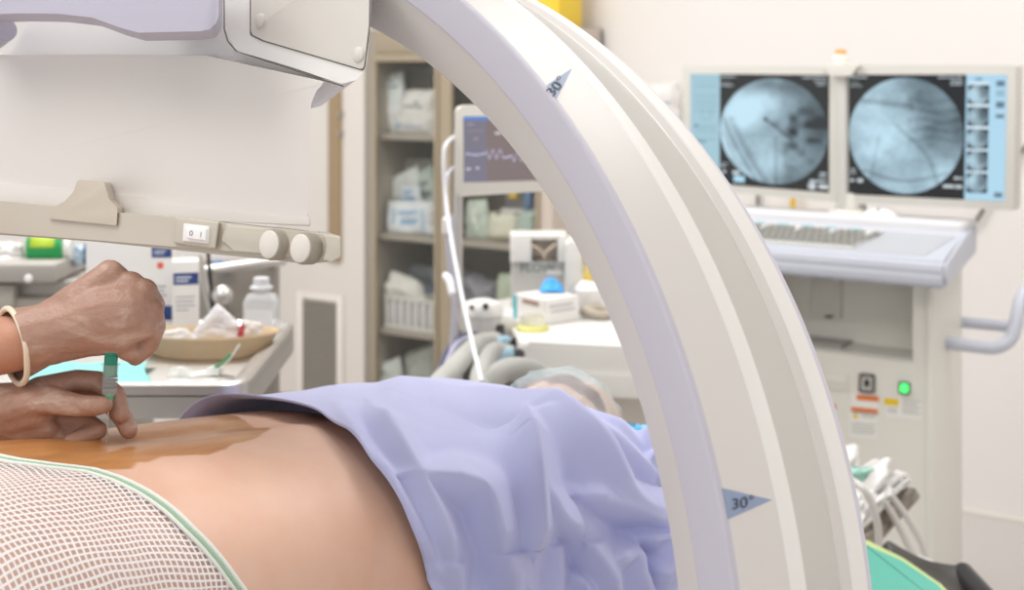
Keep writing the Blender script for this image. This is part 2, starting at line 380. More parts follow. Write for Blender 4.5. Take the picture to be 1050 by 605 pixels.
# the rest of the machine, below and beside the picture
yk = sweep_arc('yoke', fillet([(.628, .02), (.628, .19), (.70, .19), (.70, .02)], .01), R_(-62), R_(-22), 20, M['white'], carm)
dn = CF.loc(CF.o-Vector((0, 0, 1))) ; dn = dn.normalized()
pb = Vector((.60, .105, -.42)); zfl = -(CF.o.z)
pf = pb+Vector((.17, 0, -.10))
def floorpt(p): # straight down to the floor
    wpt = CF.wld(p); return CF.loc((wpt.x, wpt.y, 0))
fp = floorpt(pf)
tube('column', [pf+(pf-fp)*.0, fp+(pf-fp)*.12], .07, M['white'], carm, 24)
bs = lathe('wheeled_base', [(.10, .10), (.17, .10), (.18, .12), (.18, .17), (.16, .19), (.08, .2)], M['white'], carm, 32, Matrix.Translation(fp) @ Vector((0, 0, 1)).rotation_difference(-dn).to_matrix().to_4x4())
for k in range(4):
    q = CF.loc(CF.wld(fp)+Vector((.13*math.cos(k*PI/2+.4), .13*math.sin(k*PI/2+.4), .055)))
    lathe('wheel', [(.0, -.02), (.05, -.02), (.055, -.012), (.055, .012), (.05, .02), (.0, .02)], M['black'], bs, 20, along(q, q+Vector((1, .2, 0))))
bm = bmesh.new(); box_bm(bm, (-.10, .03, -.60), (.12, .18, -.40), .02, 3); fin('x_ray_source', bm, M['white'], carm)
# ================================================================== the patient
BX = Vector((.78, -.626, 0)); BT = Vector((.626, .78, 0))
BF = Fr((-.347, 1.19, 0), BX, BT)      # local x across the back (towards the viewer), local y up the spine, z = height
KT = np.array([-.60, -.42, -.30, -.20, -.12, 0, .12, .25, .38, .48, .56, .62])
KA = np.array([.17, .19, .205, .205, .195, .178, .180, .195, .20, .20, .17, .10])
KU = np.array([1.03, 1.05, 1.085, 1.098, 1.092, 1.079, 1.068, 1.052, 1.014, .990, .96, .93])
KL = np.array([.86, .85, .85, .85, .85, .845, .835, .83, .83, .84, .86, .88])
def sec(t): return np.interp(t, KT, KA), np.interp(t, KT, KU), np.interp(t, KT, KL)
PW = 2.35
def bz(t, x, off=0.0):
    a, u, l = sec(t); c = (u+l)/2 + .01; a = a+off
    return c + (u-c+off)*np.maximum(1e-6, 1-np.abs(np.minimum(np.abs(x)/a, .9999))**PW)**(1/PW)
def body_hit(px, py, off=0.0):
    d = BF.ray(px, py); prev = None
    for k in np.linspace(.7, 2.4, 1700):
        p = BF.loc(Vector((0, 0, CAMZ))+d*k)
        a = sec(p.y)[0]+off
        if abs(p.x) < a and p.z <= bz(p.y, p.x, off) and p.z > .86: return p
    return None
skin = bpy.data.materials.new('patient_skin'); skin.use_nodes = True
nt = skin.node_tree; b = nt.nodes['Principled BSDF']
at1 = N(nt, 'ShaderNodeAttribute', attribute_name='stain'); tc = N(nt, 'ShaderNodeTexCoord')
nz1 = N(nt, 'ShaderNodeTexNoise', Scale=14.0, Detail=3.0); nt.links.new(tc.outputs['Object'], nz1.inputs['Vector'])
cr = N(nt, 'ShaderNodeValToRGB'); cr.color_ramp.elements[0].position = .3; cr.color_ramp.elements[0].color = srgb('e0b39b'); cr.color_ramp.elements[1].position = .7; cr.color_ramp.elements[1].color = srgb('e8c3ae')
nt.links.new(nz1.outputs['Fac'], cr.inputs[0])
mp = N(nt, 'ShaderNodeMapping'); mp.inputs['Scale'].default_value = (1, .35, 1); nt.links.new(tc.outputs['Object'], mp.inputs['Vector'])
nz2 = N(nt, 'ShaderNodeTexNoise', Scale=38.0, Detail=5.0, Roughness=.65); nt.links.new(mp.outputs[0], nz2.inputs['Vector'])
c2 = N(nt, 'ShaderNodeValToRGB'); c2.color_ramp.elements[0].position = .25; c2.color_ramp.elements[0].color = srgb('b0713c'); c2.color_ramp.elements[1].position = .75; c2.color_ramp.elements[1].color = srgb('cf9861')
nt.links.new(nz2.outputs['Fac'], c2.inputs[0])
ad = N(nt, 'ShaderNodeMath', operation='MULTIPLY_ADD'); ad.inputs[1].default_value = .016; nt.links.new(nz2.outputs['Fac'], ad.inputs[0])
nt.links.new(at1.outputs['Fac'], ad.inputs[2])
mr = N(nt, 'ShaderNodeMapRange'); mr.inputs['From Min'].default_value = .0070; mr.inputs['From Max'].default_value = .0105; nt.links.new(ad.outputs[0], mr.inputs['Value'])
mx = N(nt, 'ShaderNodeMixRGB'); nt.links.new(mr.outputs[0], mx.inputs[0]); nt.links.new(cr.outputs[0], mx.inputs[1]); nt.links.new(c2.outputs[0], mx.inputs[2])
# moles and pores
vo = N(nt, 'ShaderNodeTexVoronoi', Scale=11.0); nt.links.new(tc.outputs['Object'], vo.inputs['Vector'])
mo = N(nt, 'ShaderNodeMapRange'); mo.inputs['From Min'].default_value = .012; mo.inputs['From Max'].default_value = .022; nt.links.new(vo.outputs['Distance'], mo.inputs['Value'])
mm = N(nt, 'ShaderNodeMixRGB'); mm.inputs[1].default_value = srgb('a8705a'); nt.links.new(mo.outputs[0], mm.inputs[0]); nt.links.new(mx.outputs[0], mm.inputs[2])
nt.links.new(mm.outputs[0], b.inputs['Base Color'])
rr = N(nt, 'ShaderNodeMapRange'); rr.inputs['To Min'].default_value = .5; rr.inputs['To Max'].default_value = .3; nt.links.new(mr.outputs[0], rr.inputs['Value']); nt.links.new(rr.outputs[0], b.inputs['Roughness'])
nz3 = N(nt, 'ShaderNodeTexNoise', Scale=420.0, Detail=2.0); nt.links.new(tc.outputs['Object'], nz3.inputs['Vector'])
bp = N(nt, 'ShaderNodeBump', Strength=.12, Distance=.001); nt.links.new(nz3.outputs['Fac'], bp.inputs['Height']); nt.links.new(bp.outputs[0], b.inputs['Normal'])
b.inputs['Subsurface Weight'].default_value = .15; b.inputs['Subsurface Radius'].default_value = (.012, .005, .003); b.inputs['Subsurface Scale'].default_value = .4
pat = empty('person', Fr(BF.wld((0, 0, .80)), BX, BT), 'patient lying face down, bare back painted brown, mesh pants and blue hair cap', 'person')
PZ = -.80
def torso(bm):
    ts = np.linspace(-.60, .62, 62); nph = 64; rings = []
    for t in ts:
        a, u, l = sec(t); c = (u+l)/2+.01; ring = []
        for k in range(nph):
            ph = 2*PI*k/nph; cx, sx = math.cos(ph), math.sin(ph)
            x = a*math.copysign(abs(cx)**(2/PW), cx); h = (u-c) if sx > 0 else (c-l)
            z = c+h*math.copysign(abs(sx)**(2/PW), sx)
            # spine groove and shoulder blades, and the cleft of the buttocks
            if sx > 0:
                z -= .004*math.exp(-(x/.018)**2)*(1 if t > -.1 else 0)
                if t < -.16: z -= min(1, (-.16-t)/.08)*.028*math.exp(-(x/.022)**2)
            ring.append(bm.verts.new((x, t, z+PZ)))
        rings.append(ring)
    for i in range(len(rings)-1):
        for k in range(nph): bm.faces.new((rings[i][k], rings[i][(k+1) % nph], rings[i+1][(k+1) % nph], rings[i+1][k]))
    bm.faces.new(rings[0][::-1]); bm.faces.new(rings[-1])
HX, HT, HZZ = -.108, .80, .9
z0 = PZ
chains = [[(0, .54, .93+z0, .07), (-.03, .66, .915+z0, .058), (HX, HT-.04, .90+z0, .07)],
          [(HX, HT-.03, .905+z0, .075), (HX-.005, HT+.03, .90+z0, .072), (HX-.01, HT-.03, .87+z0, .066)],
          [(HX-.02, HT-.02, .83+z0, .018), (HX-.015, HT-.03, .84+z0, .03)]]
for s in (1, -1):
    chains.append([(s*.15, .47, .915+z0, .065), (s*.21, .49, .91+z0, .052), (s*.27, .60, .90+z0, .043), (s*.26, .66, .88+z0, .038), (s*.13, .80, .855+z0, .026), (s*.10, .83, .853+z0, .027), (s*.07, .87, .85+z0, .02)])
    chains.append([(s*.095, -.36, .96+z0, .098), (s*.11, -.62, .935+z0, .085), (s*.12, -.86, .91+z0, .055), (s*.12, -1.0, .915+z0, .058), (s*.12, -1.28, .885+z0, .035), (s*.12, -1.34, .86+z0, .03), (s*.12, -1.42, .835+z0, .022)])
    for f in range(4): chains.append([(s*.08, .85, .85+z0, .014), (s*(.06-.016*f+.02), .91, .848+z0, .0095), (s*(.05-.018*f+.02), .955, .845+z0, .008)])
body = blob('body', chains, skin, pat, .0045, 5, torso)
stp = [(-60, 452), (0, 462), (40, 460), (130, 446), (200, 428), (240, 419), (262, 412), (263, 436), (280, 436), (276, 441), (262, 449), (240, 455), (236, 461), (215, 467), (165, 468), (152, 474), (140, 474), (135, 481), (60, 484), (0, 480), (-60, 476)]
pts = []
for a, b_ in stp:
    h = body_hit(a, b_)
    if h is None:   # beyond the back's own outline: carried over to its far slope
        g = body_hit(a, b_+12) or body_hit(a, b_+22)
        h = Vector((g.x-.07, g.y, 0))
    pts.append((h.x-(.14 if (b_ < 463 and a < 245 and stp.index((a, b_)) < 7) else 0), h.y))
def sdf(P, poly):
    P = np.asarray(P); poly = np.asarray(poly); d = np.full(len(P), 1e9); ins = np.zeros(len(P), bool)
    for i in range(len(poly)):
        a = poly[i]; b = poly[(i+1) % len(poly)]; e = b-a; w_ = P-a
        t = np.clip((w_@e)/(e@e+1e-12), 0, 1); d = np.minimum(d, np.linalg.norm(w_-t[:, None]*e, axis=1))
        c1 = (a[1] > P[:, 1]) != (b[1] > P[:, 1]); xx = (b[0]-a[0])*(P[:, 1]-a[1])/(b[1]-a[1]+1e-12)+a[0]
        ins ^= c1 & (P[:, 0] < xx)
    return np.where(ins, d, -d)
me = body.data; nv = len(me.vertices); co = np.empty(nv*3); me.vertices.foreach_get('co', co); co = co.reshape(-1, 3)
sd = sdf(co[:, :2], pts); sd[co[:, 2] < .95+PZ] = -.1
att = me.attributes.new('stain', 'FLOAT', 'POINT'); att.data.foreach_set('value', np.clip(sd, -.05, .05))
# mesh pants
net = bpy.data.materials.new('white_net_fabric'); net.use_nodes = True; nt = net.node_tree; b = nt.nodes['Principled BSDF']; b.inputs['Base Color'].default_value = srgb('f3eeee'); b.inputs['Roughness'].default_value = .8
uv = N(nt, 'ShaderNodeUVMap'); sx = N(nt, 'ShaderNodeSeparateXYZ'); nt.links.new(uv.outputs[0], sx.inputs[0])
nz = N(nt, 'ShaderNodeTexNoise', Scale=9.0, Detail=2.0); nt.links.new(uv.outputs[0], nz.inputs['Vector'])
def wave(out, per, wd, ph):
    a = N(nt, 'ShaderNodeMath', operation='MULTIPLY_ADD'); a.inputs[1].default_value = .022; nt.links.new(nz.outputs['Fac'], a.inputs[0]); nt.links.new(out, a.inputs[2])
    p = N(nt, 'ShaderNodeMath', operation='PINGPONG'); p.inputs[1].default_value = per/2; nt.links.new(a.outputs[0], p.inputs[0])
    l = N(nt, 'ShaderNodeMath', operation='LESS_THAN'); l.inputs[1].default_value = wd; nt.links.new(p.outputs[0], l.inputs[0]); return l
w1 = wave(sx.outputs[0], .0066, .00105, 0); w2 = wave(sx.outputs[1], .0050, .0008, 1)
mxm = N(nt, 'ShaderNodeMath', operation='MAXIMUM'); nt.links.new(w1.outputs[0], mxm.inputs[0]); nt.links.new(w2.outputs[0], mxm.inputs[1])
mu = N(nt, 'ShaderNodeMapRange'); mu.inputs['To Min'].default_value = .16; mu.inputs['To Max'].default_value = .97; nt.links.new(mxm.outputs[0], mu.inputs['Value'])
nt.links.new(mu.outputs[0], b.inputs['Alpha'])
wpx = [(-30, 463), (15, 473), (60, 479), (95, 483), (125, 492), (152, 506), (175, 522), (198, 544), (222, 570), (240, 595), (254, 620), (268, 660)]
def hit_phi(h, fn):
    a, u, l = fn(h.y); c = (u+l)/2+.01; a += .004
    cx = min(1, abs(h.x)/a)**(PW/2); ph = math.acos(cx); ph = ph if h.z >= c else -ph
    return ph if h.x > 0 else PI-ph
wp = sorted([(hit_phi(h, sec), h.y) for h in [body_hit(a, b_, .004) for a, b_ in wpx] if h is not None])
wx = np.array([p[0] for p in wp]); wt = np.array([p[1] for p in wp]); print('waist', np.round(wp, 2).tolist())
def loop_pt(t, ph, off):
    a, u, l = sec(t); a = a+off; c = (u+l)/2+.01; cx, sx_ = math.cos(ph), math.sin(ph)
    x = a*math.copysign(abs(cx)**(2/PW), cx); h = (u-c+off) if sx_ > 0 else (c-l+off)
    z = c+h*math.copysign(abs(sx_)**(2/PW), sx_)
    if sx_ > 0 and t < -.16: z -= min(1, (-.16-t)/.08)*.020*math.exp(-(x/.03)**2)
    return Vector((x, t, z+PZ))
nph = 120; nt_ = 60; P = np.zeros((nt_, nph, 3)); UV = np.zeros((nt_, nph, 2))
phs = [PI*1.45 - 2*PI*k/nph for k in range(nph)]
edge_t = []
for k, ph in enumerate(phs):
    q_ = ph if ph > -PI*.55 else ph+2*PI
    te = float(np.interp(q_, wx, wt))
    if q_ > wx[-1]: te = wt[-1]+(-.12-wt[-1])*min(1, (q_-wx[-1])/1.5)
    if q_ < wx[0]: te = wt[0]+(-.17-wt[0])*min(1, (wx[0]-q_)/1.2)
    edge_t.append(te)
for i in range(nt_):
    s = 0
    for k, ph in enumerate(phs):
        t = edge_t[k] + (-.50-edge_t[k])*(i/(nt_-1))
        q = loop_pt(t, ph, .0034+.0010*math.sin(ph*9+t*30)); P[i, k] = q
        if k: s += (q-qp).length
        qp = q; UV[i, k] = (s, t)
pants = grid_mesh('mesh_pants', P, net, pat, closed=True, uv=UV)
rim = [loop_pt(edge_t[k], ph, .0050) for k, ph in enumerate(phs)]; rim = [rim[k] for k in range(nph)]+[rim[0]]
rim3 = [loop_pt(edge_t[k]-.0082, ph, .0046) for k, ph in enumerate(phs)]; rim3.append(rim3[0])
tube('white_edging', rim3, .0017, mat('white_edging', 'eceee8', .8), pants, 8)
rim2 = [loop_pt(edge_t[k]-.0045, ph, .0050) for k, ph in enumerate(phs)]; rim2.append(rim2[0])
tube('waistband', rim, .0023, mat('white_elastic', 'eef0ea', .8, bump=.5, bs=900), pants, 8)
tube('green_edging', rim2, .0018, mat('green_elastic', 'a3c3a8', .8, bump=.5, bs=900), pants, 8)
# hair cap and hair
hair = mat('brown_hair', '8c5648', .6, var=.3, vs=80, bump=.5, bs=300)
hc = Vector((HX-.008, HT, .902+z0))
def ico(name, c, r, m, parent, wr=0, sub=5, cut=None, seed=0):
    bm = bmesh.new(); bmesh.ops.create_icosphere(bm, subdivisions=sub, radius=1)
    for v in bm.verts:
        n_ = v.co.copy(); k = 1+wr*(noise.noise(n_*3.1+Vector((seed, 0, 0)))+.6*abs(noise.noise(n_*8+Vector((seed, 2, 0)))))
        v.co = Vector((n_.x*r[0]*k, n_.y*r[1]*k, n_.z*r[2]*k))+c
    if cut: bmesh.ops.delete(bm, geom=[v for v in bm.verts if cut(v.co-c)], context='VERTS')
    return fin(name, bm, m, parent, 180)
ico('hair', hc+Vector((0, .0, .0)), (.078, .08, .079), hair, pat, .05, 4, lambda d: d.z < -.02 or d.y < -.055)
capm = mat('pale_blue_nonwoven', 'cfe4ea', .7, alpha=.36, bump=.8, bs=120, var=.1, vs=90)
ico('hair_cap', hc+Vector((0, .005, .004)), (.085, .088, .083), capm, pat, .10, 5, lambda d: d.z < -.045 or d.y < -.075)
# ================================================================== drape over shoulders
drm = mat('lavender_cotton', 'c4c8f1', .85, var=.02, vs=5, bump=.25, bs=900, sheen=.3)
DKT = np.array([.0, .10, .15, .25, .35, .43, .50, .58, .65, .75])
DKA = np.array([.190, .190, .192, .208, .235, .27, .295, .305, .30, .28])
DKU = np.array([1.09, 1.082, 1.077, 1.066, 1.052, 1.042, 1.028, .994, .945, .87])
def dsec(t): return np.interp(t, DKT, DKA), np.interp(t, DKT, DKU), np.interp(t, DKT, [.83]*10)
def dbase(t, q):
    """q from 0 (far side, low) to 1 (near side, low)"""
    a, u, l = dsec(t); c = (u+l)/2+.01
    L = .14; tot = PI+2*L/.2; s = q*tot; la = L/.2
    if s < la: return Vector((-a-.02*(1-s/la), t, c-.2*(la-s)))
    if s > la+PI: return Vector((a+.03*min(1, (s-la-PI)/la), t, c-.2*(s-la-PI)))
    ph = PI-(s-la); cx, sn = math.cos(ph), math.sin(ph)
    return Vector((a*math.copysign(abs(cx)**(2/PW), cx), t, c+(u-c)*abs(sn)**(2/PW)))
def w2p(p): return (525+F*p.x/p.y, HZ-F*(p.z-CAMZ)/p.y)
# hem across the back, measured where it crosses the photograph
DQ = np.linspace(0, 1, 241)
hem = [(278, 414), (300, 412), (322, 417), (340, 430), (360, 450), (380, 478), (400, 510), (418, 545), (436, 580), (452, 608), (470, 650)]
def hemq(px, py):
    best = None
    for t in np.linspace(.04, .45, 120):
        for q in DQ[60:220:2]:
            p = dbase(t, q); x, y = w2p(BF.wld(p)); e = (x-px)**2+(y-py)**2
            if best is None or e < best[0]: best = (e, q, t)
    return best[1], best[2]
hq = sorted(hemq(*h) for h in hem); print('hem', [(round(a, 2), round(b, 2)) for a, b in hq])
hqx = [0, .30, .38, .44]+[h[0] for h in hq if h[0] > .47]+[1]; hqt = [.215, .215, .205, .195]+[h[1] for h in hq if h[0] > .47]+[hq[-1][1]+.02]
NT, NQ = 330, 320
qs = np.linspace(0, 1, NQ); P = np.zeros((NT, NQ, 3)); PXY = np.zeros((NT, NQ, 2))
te_q = np.interp(qs, hqx, hqt)
te_q = np.convolve(np.pad(te_q, 8, mode='edge'), np.ones(17)/17, 'valid')
for j, q in enumerate(qs):
    t1 = .70 + .05*math.sin(q*9)
    for i in range(NT):
        P[i, j] = dbase(te_q[j]+(t1-te_q[j])*(i/(NT-1)), q)
W = P@np.array([list(BF.X), list(BF.Y), list(BF.Z)])+np.array(BF.o)
PXY[..., 0] = 525+F*W[..., 0]/W[..., 1]; PXY[..., 1] = HZ-F*(W[..., 2]-CAMZ)/W[..., 1]
du = np.gradient(P, axis=0); dv = np.gradient(P, axis=1); NRM = np.cross(dv, du); NRM /= np.linalg.norm(NRM, axis=2, keepdims=True)+1e-9
if NRM[NT//2, NQ//2, 2] < 0: NRM = -NRM
def crop6(*p): return [(340+x/2.575, 370+y/2.575) for x, y in p]
folds = [  # crest line, height in mm, fall in mm per pixel below / left of it, fall above / right of it
 (crop6((200, 325), (300, 345), (370, 366), (400, 430), (440, 560), (450, 640)), 13, .95, .30),
 (crop6((105, 130), (150, 200), (220, 340), (300, 500), (340, 620)), 9, .55, .34),
 (crop6((160, 80), (260, 45), (400, 78), (520, 135), (680, 258), (750, 360), (850, 402)), 17, .55, .6),
 (crop6((500, 170), (503, 300), (500, 430), (496, 500)), 15, .95, .34),
 (crop6((290, 75), (430, 115), (560, 163), (690, 242), (830, 322)), 14, .95, .42),
 (crop6((460, 55), (600, 118), (700, 188), (812, 264)), 12, .95, .35),
 (crop6((505, 190), (600, 205), (680, 262), (745, 365)), 13, .30, .9),
 (crop6((508, 325), (550, 400), (620, 450), (690, 545), (725, 620)), 14, .75, .40),
 (crop6((560, 440), (580, 540), (575, 620)), 10, .55, .45),
 (crop6((640, 372), (720, 382), (800, 398), (865, 430)), 13, .95, .35),
 (crop6((690, 530), (740, 505), (780, 502), (795, 560), (830, 610)), 16, .55, 1.1),
 (crop6((800, 470), (860, 445), (905, 438)), 13, .6, .7),
 (crop6((830, 560), (870, 535), (905, 528)), 13, .6, .7),
 (crop6((850, 395), (870, 470), (880, 560)), 12, .6, .6),
 (crop6((10, 110), (130, 330), (250, 560)), 4.5, .30, .30),
 (crop6((430, 500), (470, 540), (480, 620)), 9, .6, .45),
 (crop6((805, 225), (835, 268), (862, 290)), 13, .9, .8),
 (crop6((815, 305), (850, 285), (875, 292)), 13, .9, .8),
 (crop6((620, 560), (650, 590), (660, 620)), 9, .6, .5),
 (crop6((100, 250), (190, 400), (285, 560)), 6, .4, .4),
 (crop6((0, 85), (100, 88), (210, 95)), 3, .3, .25)]
Q = PXY.reshape(-1, 2); acc = np.ones(len(Q))
vis = np.clip((NRM@np.array([0, 0, 1.]))*2+.6, 0, 1)
for pl, amp, sp_pos, sp_neg in folds:
    sp_ = np.array([list(Vector(p)) for p in spline([(a, b, 0) for a, b in pl], 5)])[:, :2]
    bd = np.full(len(Q), 1e9); bs_ = np.zeros(len(Q)); bu = np.zeros(len(Q)); n = len(sp_)-1
    for i in range(n):
        a = sp_[i]; e = sp_[i+1]-a; w_ = Q-a; t = np.clip((w_@e)/(e@e), 0, 1); dv_ = w_-t[:, None]*e; d = np.hypot(dv_[:, 0], dv_[:, 1])
        m_ = d < bd; bd[m_] = d[m_]; bs_[m_] = (e[0]*w_[:, 1]-e[1]*w_[:, 0])[m_]; bu[m_] = ((i+t)/n)[m_]
    env = .62+.38*np.clip(np.minimum(bu, 1-bu)*5, 0, 1)
    h = amp*env-np.where(bs_ > 0, sp_pos, sp_neg)*(np.sqrt(bd*bd+3.2)-1.8)
    acc += np.exp(np.clip(h, -20, 40)/1.1)
disp = (1.1*np.log(acc)*.001).reshape(NT, NQ)*2.7-.007
CAM_L = np.array(list(BF.loc(Vector((0, 0, CAMZ))))); VD = CAM_L-P; VD /= np.linalg.norm(VD, axis=2, keepdims=True)
facing = (NRM*VD).sum(2); disp *= vis*np.clip(facing*3.2, .30, 1)
ii, jj = np.meshgrid(np.arange(NT), np.arange(NQ), indexing='ij')
nz_ = np.zeros((NT, NQ))
for i in range(0, NT):
    for j in range(0, NQ):
        p = P[i, j]; nz_[i, j] = .0035*noise.noise(Vector((p[0]*7, p[1]*7, p[2]*7)))+.0012*noise.noise(Vector((p[0]*25+p[1]*10, p[1]*22, p[2]*20)))
low = np.clip((1.0-P[..., 2])/.1, 0, 1)
disp += nz_*np.clip(ii/20, 0, 1)+low*.010*np.sin(P[..., 1]*55+2*np.sin(P[..., 1]*17))
hemr = np.exp(-ii/5.0)*.004*np.clip((.60-qs)[None, :]*8, -.5, 2.4)
disp = np.maximum(disp, -.007)+hemr + .002
P = P+NRM*disp[..., None]
dr = empty('surgical_drape', Fr(BF.wld((0, .3, 1.06)), BX, BT), 'rumpled lavender cotton drape over the shoulders of the patient', 'drape')
P = P-np.array([0, .3, 1.06])
cl = grid_mesh('cloth', P, drm, dr, thick=.0012)
hm = []
for off, nm in ((0, 'hem'),):
    tube('hem_edge', [Vector(P[0, j]) for j in range(0, NQ, 2)], .0013, drm, dr, 6)
# ================================================================== the operator's gloved hands and arms
HD = 1.19                                   # distance of the needle
def hp_(px, py, dz=0.0, r=9.0):             # dz: millimetres behind the needle; r: millimetres
    p = at(px, py, HD+dz*.001); return (p.x, p.y, p.z, r*.001)
def chain(*a): return [hp_(*x) for x in a]
glove = bpy.data.materials.new('thin_latex_glove'); glove.use_nodes = True; nt = glove.node_tree; b = nt.nodes['Principled BSDF']
tc = N(nt, 'ShaderNodeTexCoord'); mp = N(nt, 'ShaderNodeMapping'); mp.inputs['Rotation'].default_value = (0, .5, .2); mp.inputs['Scale'].default_value = (.7, 1, 1.6); nt.links.new(tc.outputs['Object'], mp.inputs['Vector'])
n1 = N(nt, 'ShaderNodeTexNoise', Scale=16.0, Detail=5.0, Roughness=.7, Distortion=1.2); nt.links.new(mp.outputs[0], n1.inputs['Vector'])
cr = N(nt, 'ShaderNodeValToRGB'); e = cr.color_ramp.elements; e[0].position = .30; e[0].color = srgb('a27c6b'); e[1].position = .72; e[1].color = srgb('cfb8ab')
m_ = e.new(.55); m_.color = srgb('b58f7e'); nt.links.new(n1.outputs['Fac'], cr.inputs[0]); nt.links.new(cr.outputs[0], b.inputs['Base Color'])
b.inputs['Roughness'].default_value = .42
n2 = N(nt, 'ShaderNodeTexNoise', Scale=110.0, Detail=3.0, Distortion=2.0); nt.links.new(tc.outputs['Object'], n2.inputs['Vector'])
bp = N(nt, 'ShaderNodeBump', Strength=.5, Distance=.0016); nt.links.new(n2.outputs['Fac'], bp.inputs['Height']); nt.links.new(bp.outputs[0], b.inputs['Normal'])
b.inputs['Subsurface Weight'].default_value = .1; b.inputs['Subsurface Radius'].default_value = (.01, .004, .003); b.inputs['Subsurface Scale'].default_value = .3
armskin = mat('forearm_skin', 'c08a70', .5, var=.12, vs=40, bump=.3, bs=300, sss=.1)
cuffm = mat('rolled_latex_cuff', 'ecdcc4', .45, var=.03)
opr = empty('person', Fr((-1.12, 1.72, 0), (1, 0, 0)), 'operator in thin latex gloves pushing a syringe into the brown-painted back', 'person')
OI = Vector((1.12, -1.72, 0))
def sh(ch): return [(x+OI.x, y+OI.y, z, r) for x, y, z, r in ch]
W1 = hp_(20, 352, 12, 24.5); W2 = hp_(-25, 428, 40, 27)
S1 = (-1.02, 1.60, 1.42, .05); S2 = (-1.14, 1.86, 1.42, .05)
E1_ = hp_(-210, 372, 120, 38); E2_ = hp_(-250, 450, 200, 38)
bodyc = [[hp_(95, 335, 8, 20), W1, hp_(-60, 362, 40, 32), E1_], [E1_, S1], [hp_(20, 428, 18, 14), W2, hp_(-110, 440, 90, 34), E2_], [E2_, S2],
         [(-1.10, 1.74, 1.40, .09), (-1.12, 1.76, 1.15, .15), (-1.14, 1.78, .9, .14)], [S1, (-1.08, 1.73, 1.43, .07), S2], [(-1.10, 1.74, 1.45, .055), (-1.06, 1.72, 1.58, .055)],
         [(-1.03, 1.70, 1.66, .078), (-1.06, 1.71, 1.70, .09), (-1.03, 1.70, 1.60, .06)], [(-.94, 1.66, 1.645, .012), (-.955, 1.67, 1.67, .008)],
         [(-1.10, 1.66, .9, .085), (-1.08, 1.64, .45, .06), (-1.08, 1.66, .08, .04), (-.99, 1.62, .04, .035)], [(-1.18, 1.84, .9, .085), (-1.16, 1.84, .45, .06), (-1.16, 1.86, .08, .04), (-1.07, 1.82, .04, .035)]]
blob('body', [sh(c) for c in bodyc], armskin, opr, .004, 4)
scr = mat('blue_scrub_cotton', '6f93b5', .85)
blob('scrub_top', [sh(c) for c in [[(-1.10, 1.74, 1.37, .125), (-1.12, 1.76, 1.15, .165), (-1.14, 1.78, .85, .165)], [S1[:3]+(.07,), tuple(Vector(S1[:3]).lerp(Vector(E1_[:3]), .45))+(.062,)], [S1[:3]+(.075,), S2[:3]+(.075,)], [S2[:3]+(.07,), tuple(Vector(S2[:3]).lerp(Vector(E2_[:3]), .45))+(.062,)]]], scr, opr, .006, 5)
blob('surgical_cap', [sh([(-1.065, 1.715, 1.71, .098), (-1.08, 1.72, 1.69, .09)])], scr, opr, .006, 4)
# upper hand: a fist seen from its back, knuckles away to the right
up = [chain((-20, 358, 22, 30), (20, 352, 12, 29), (60, 338, 4, 25), (105, 322, 2, 27), (130, 318, 4, 26)),
      chain((40, 345, 8, 23), (85, 312, 8, 22), (112, 283, 10, 14)),
      chain((95, 305, 8, 20), (133, 294, 10, 14)),
      chain((110, 315, 4, 22), (147, 300, 8, 13)),
      chain((118, 330, 0, 21), (155, 319, 4, 11)),
      chain((85, 335, 2, 22), (120, 336, 0, 20), (148, 333, 0, 13)),
      chain((55, 350, 6, 20), (90, 346, 4, 17), (125, 345, 2, 15)),
      # fingers folding away over the knuckles, then down to the plunger
      chain((112, 281, 12, 13), (125, 288, 34, 10.5), (128, 318, 46, 9.5), (118, 338, 38, 8.5)),
      chain((133, 293, 12, 12.5), (146, 302, 32, 10.5), (146, 328, 44, 9.5), (134, 348, 36, 8.5)),
      chain((147, 300, 10, 12), (158, 313, 26, 10), (155, 338, 36, 9), (142, 354, 28, 8.5)),
      chain((155, 319, 4, 11), (159, 335, 12, 9.5), (153, 352, 16, 9), (139, 366, 12, 8)),
      # thumb pressing the plunger
      chain((70, 345, -6, 15), (98, 348, -2, 12), (120, 353, 4, 9.5), (134, 362, 6, 8.5))]
g1 = blob('glove', [sh(c) for c in up], glove, opr, .0016, 7)
lo = [chain((-25, 428, 40, 27), (10, 428, 26, 25), (38, 422, 16, 19)),
      chain((-10, 440, 30, 22), (25, 441, 20, 17), (48, 440, 14, 12)),
      chain((0, 418, 26, 22), (35, 410, 18, 17), (60, 398, 22, 12)),
      # thumb
      chain((15, 418, 14, 17), (48, 410, 4, 12.5), (82, 416, -1, 9.5), (100, 416, -3, 8.8), (107, 415, -3, 7.5)),
      # index finger, bent behind the needle hub
      chain((40, 402, 26, 14), (78, 390, 27, 9.8), (101, 391, 23, 9.2), (119, 405, 17, 8.6), (124, 425, 10, 7.6)),
      # middle finger
      chain((45, 410, 28, 13), (84, 404, 34, 9.5), (114, 414, 28, 9), (127, 430, 20, 8.6), (132, 441, 14, 8.2)),
      # ring finger
      chain((35, 432, 26, 15), (62, 430, 26, 12), (88, 432, 22, 8.8), (101, 441, 14, 8), (79, 450, 7, 7.4), (73, 452, 5, 7)),
      # little finger
      chain((50, 440, 26, 13), (80, 441, 22, 9)),
      chain((20, 440, 24, 13), (48, 440, 20, 8.6), (66, 448, 16, 7.6), (61, 458, 9, 6.6))]
g2 = blob('glove', [sh(c) for c in lo], glove, opr, .0016, 5)
def ring(name, cs, r, m, parent):
    bm = bmesh.new(); pts = [Vector(c) for c in cs]; tube_bm(bm, pts+[pts[0]], r, 10, caps=False); return fin(name, bm, m, parent, 60)
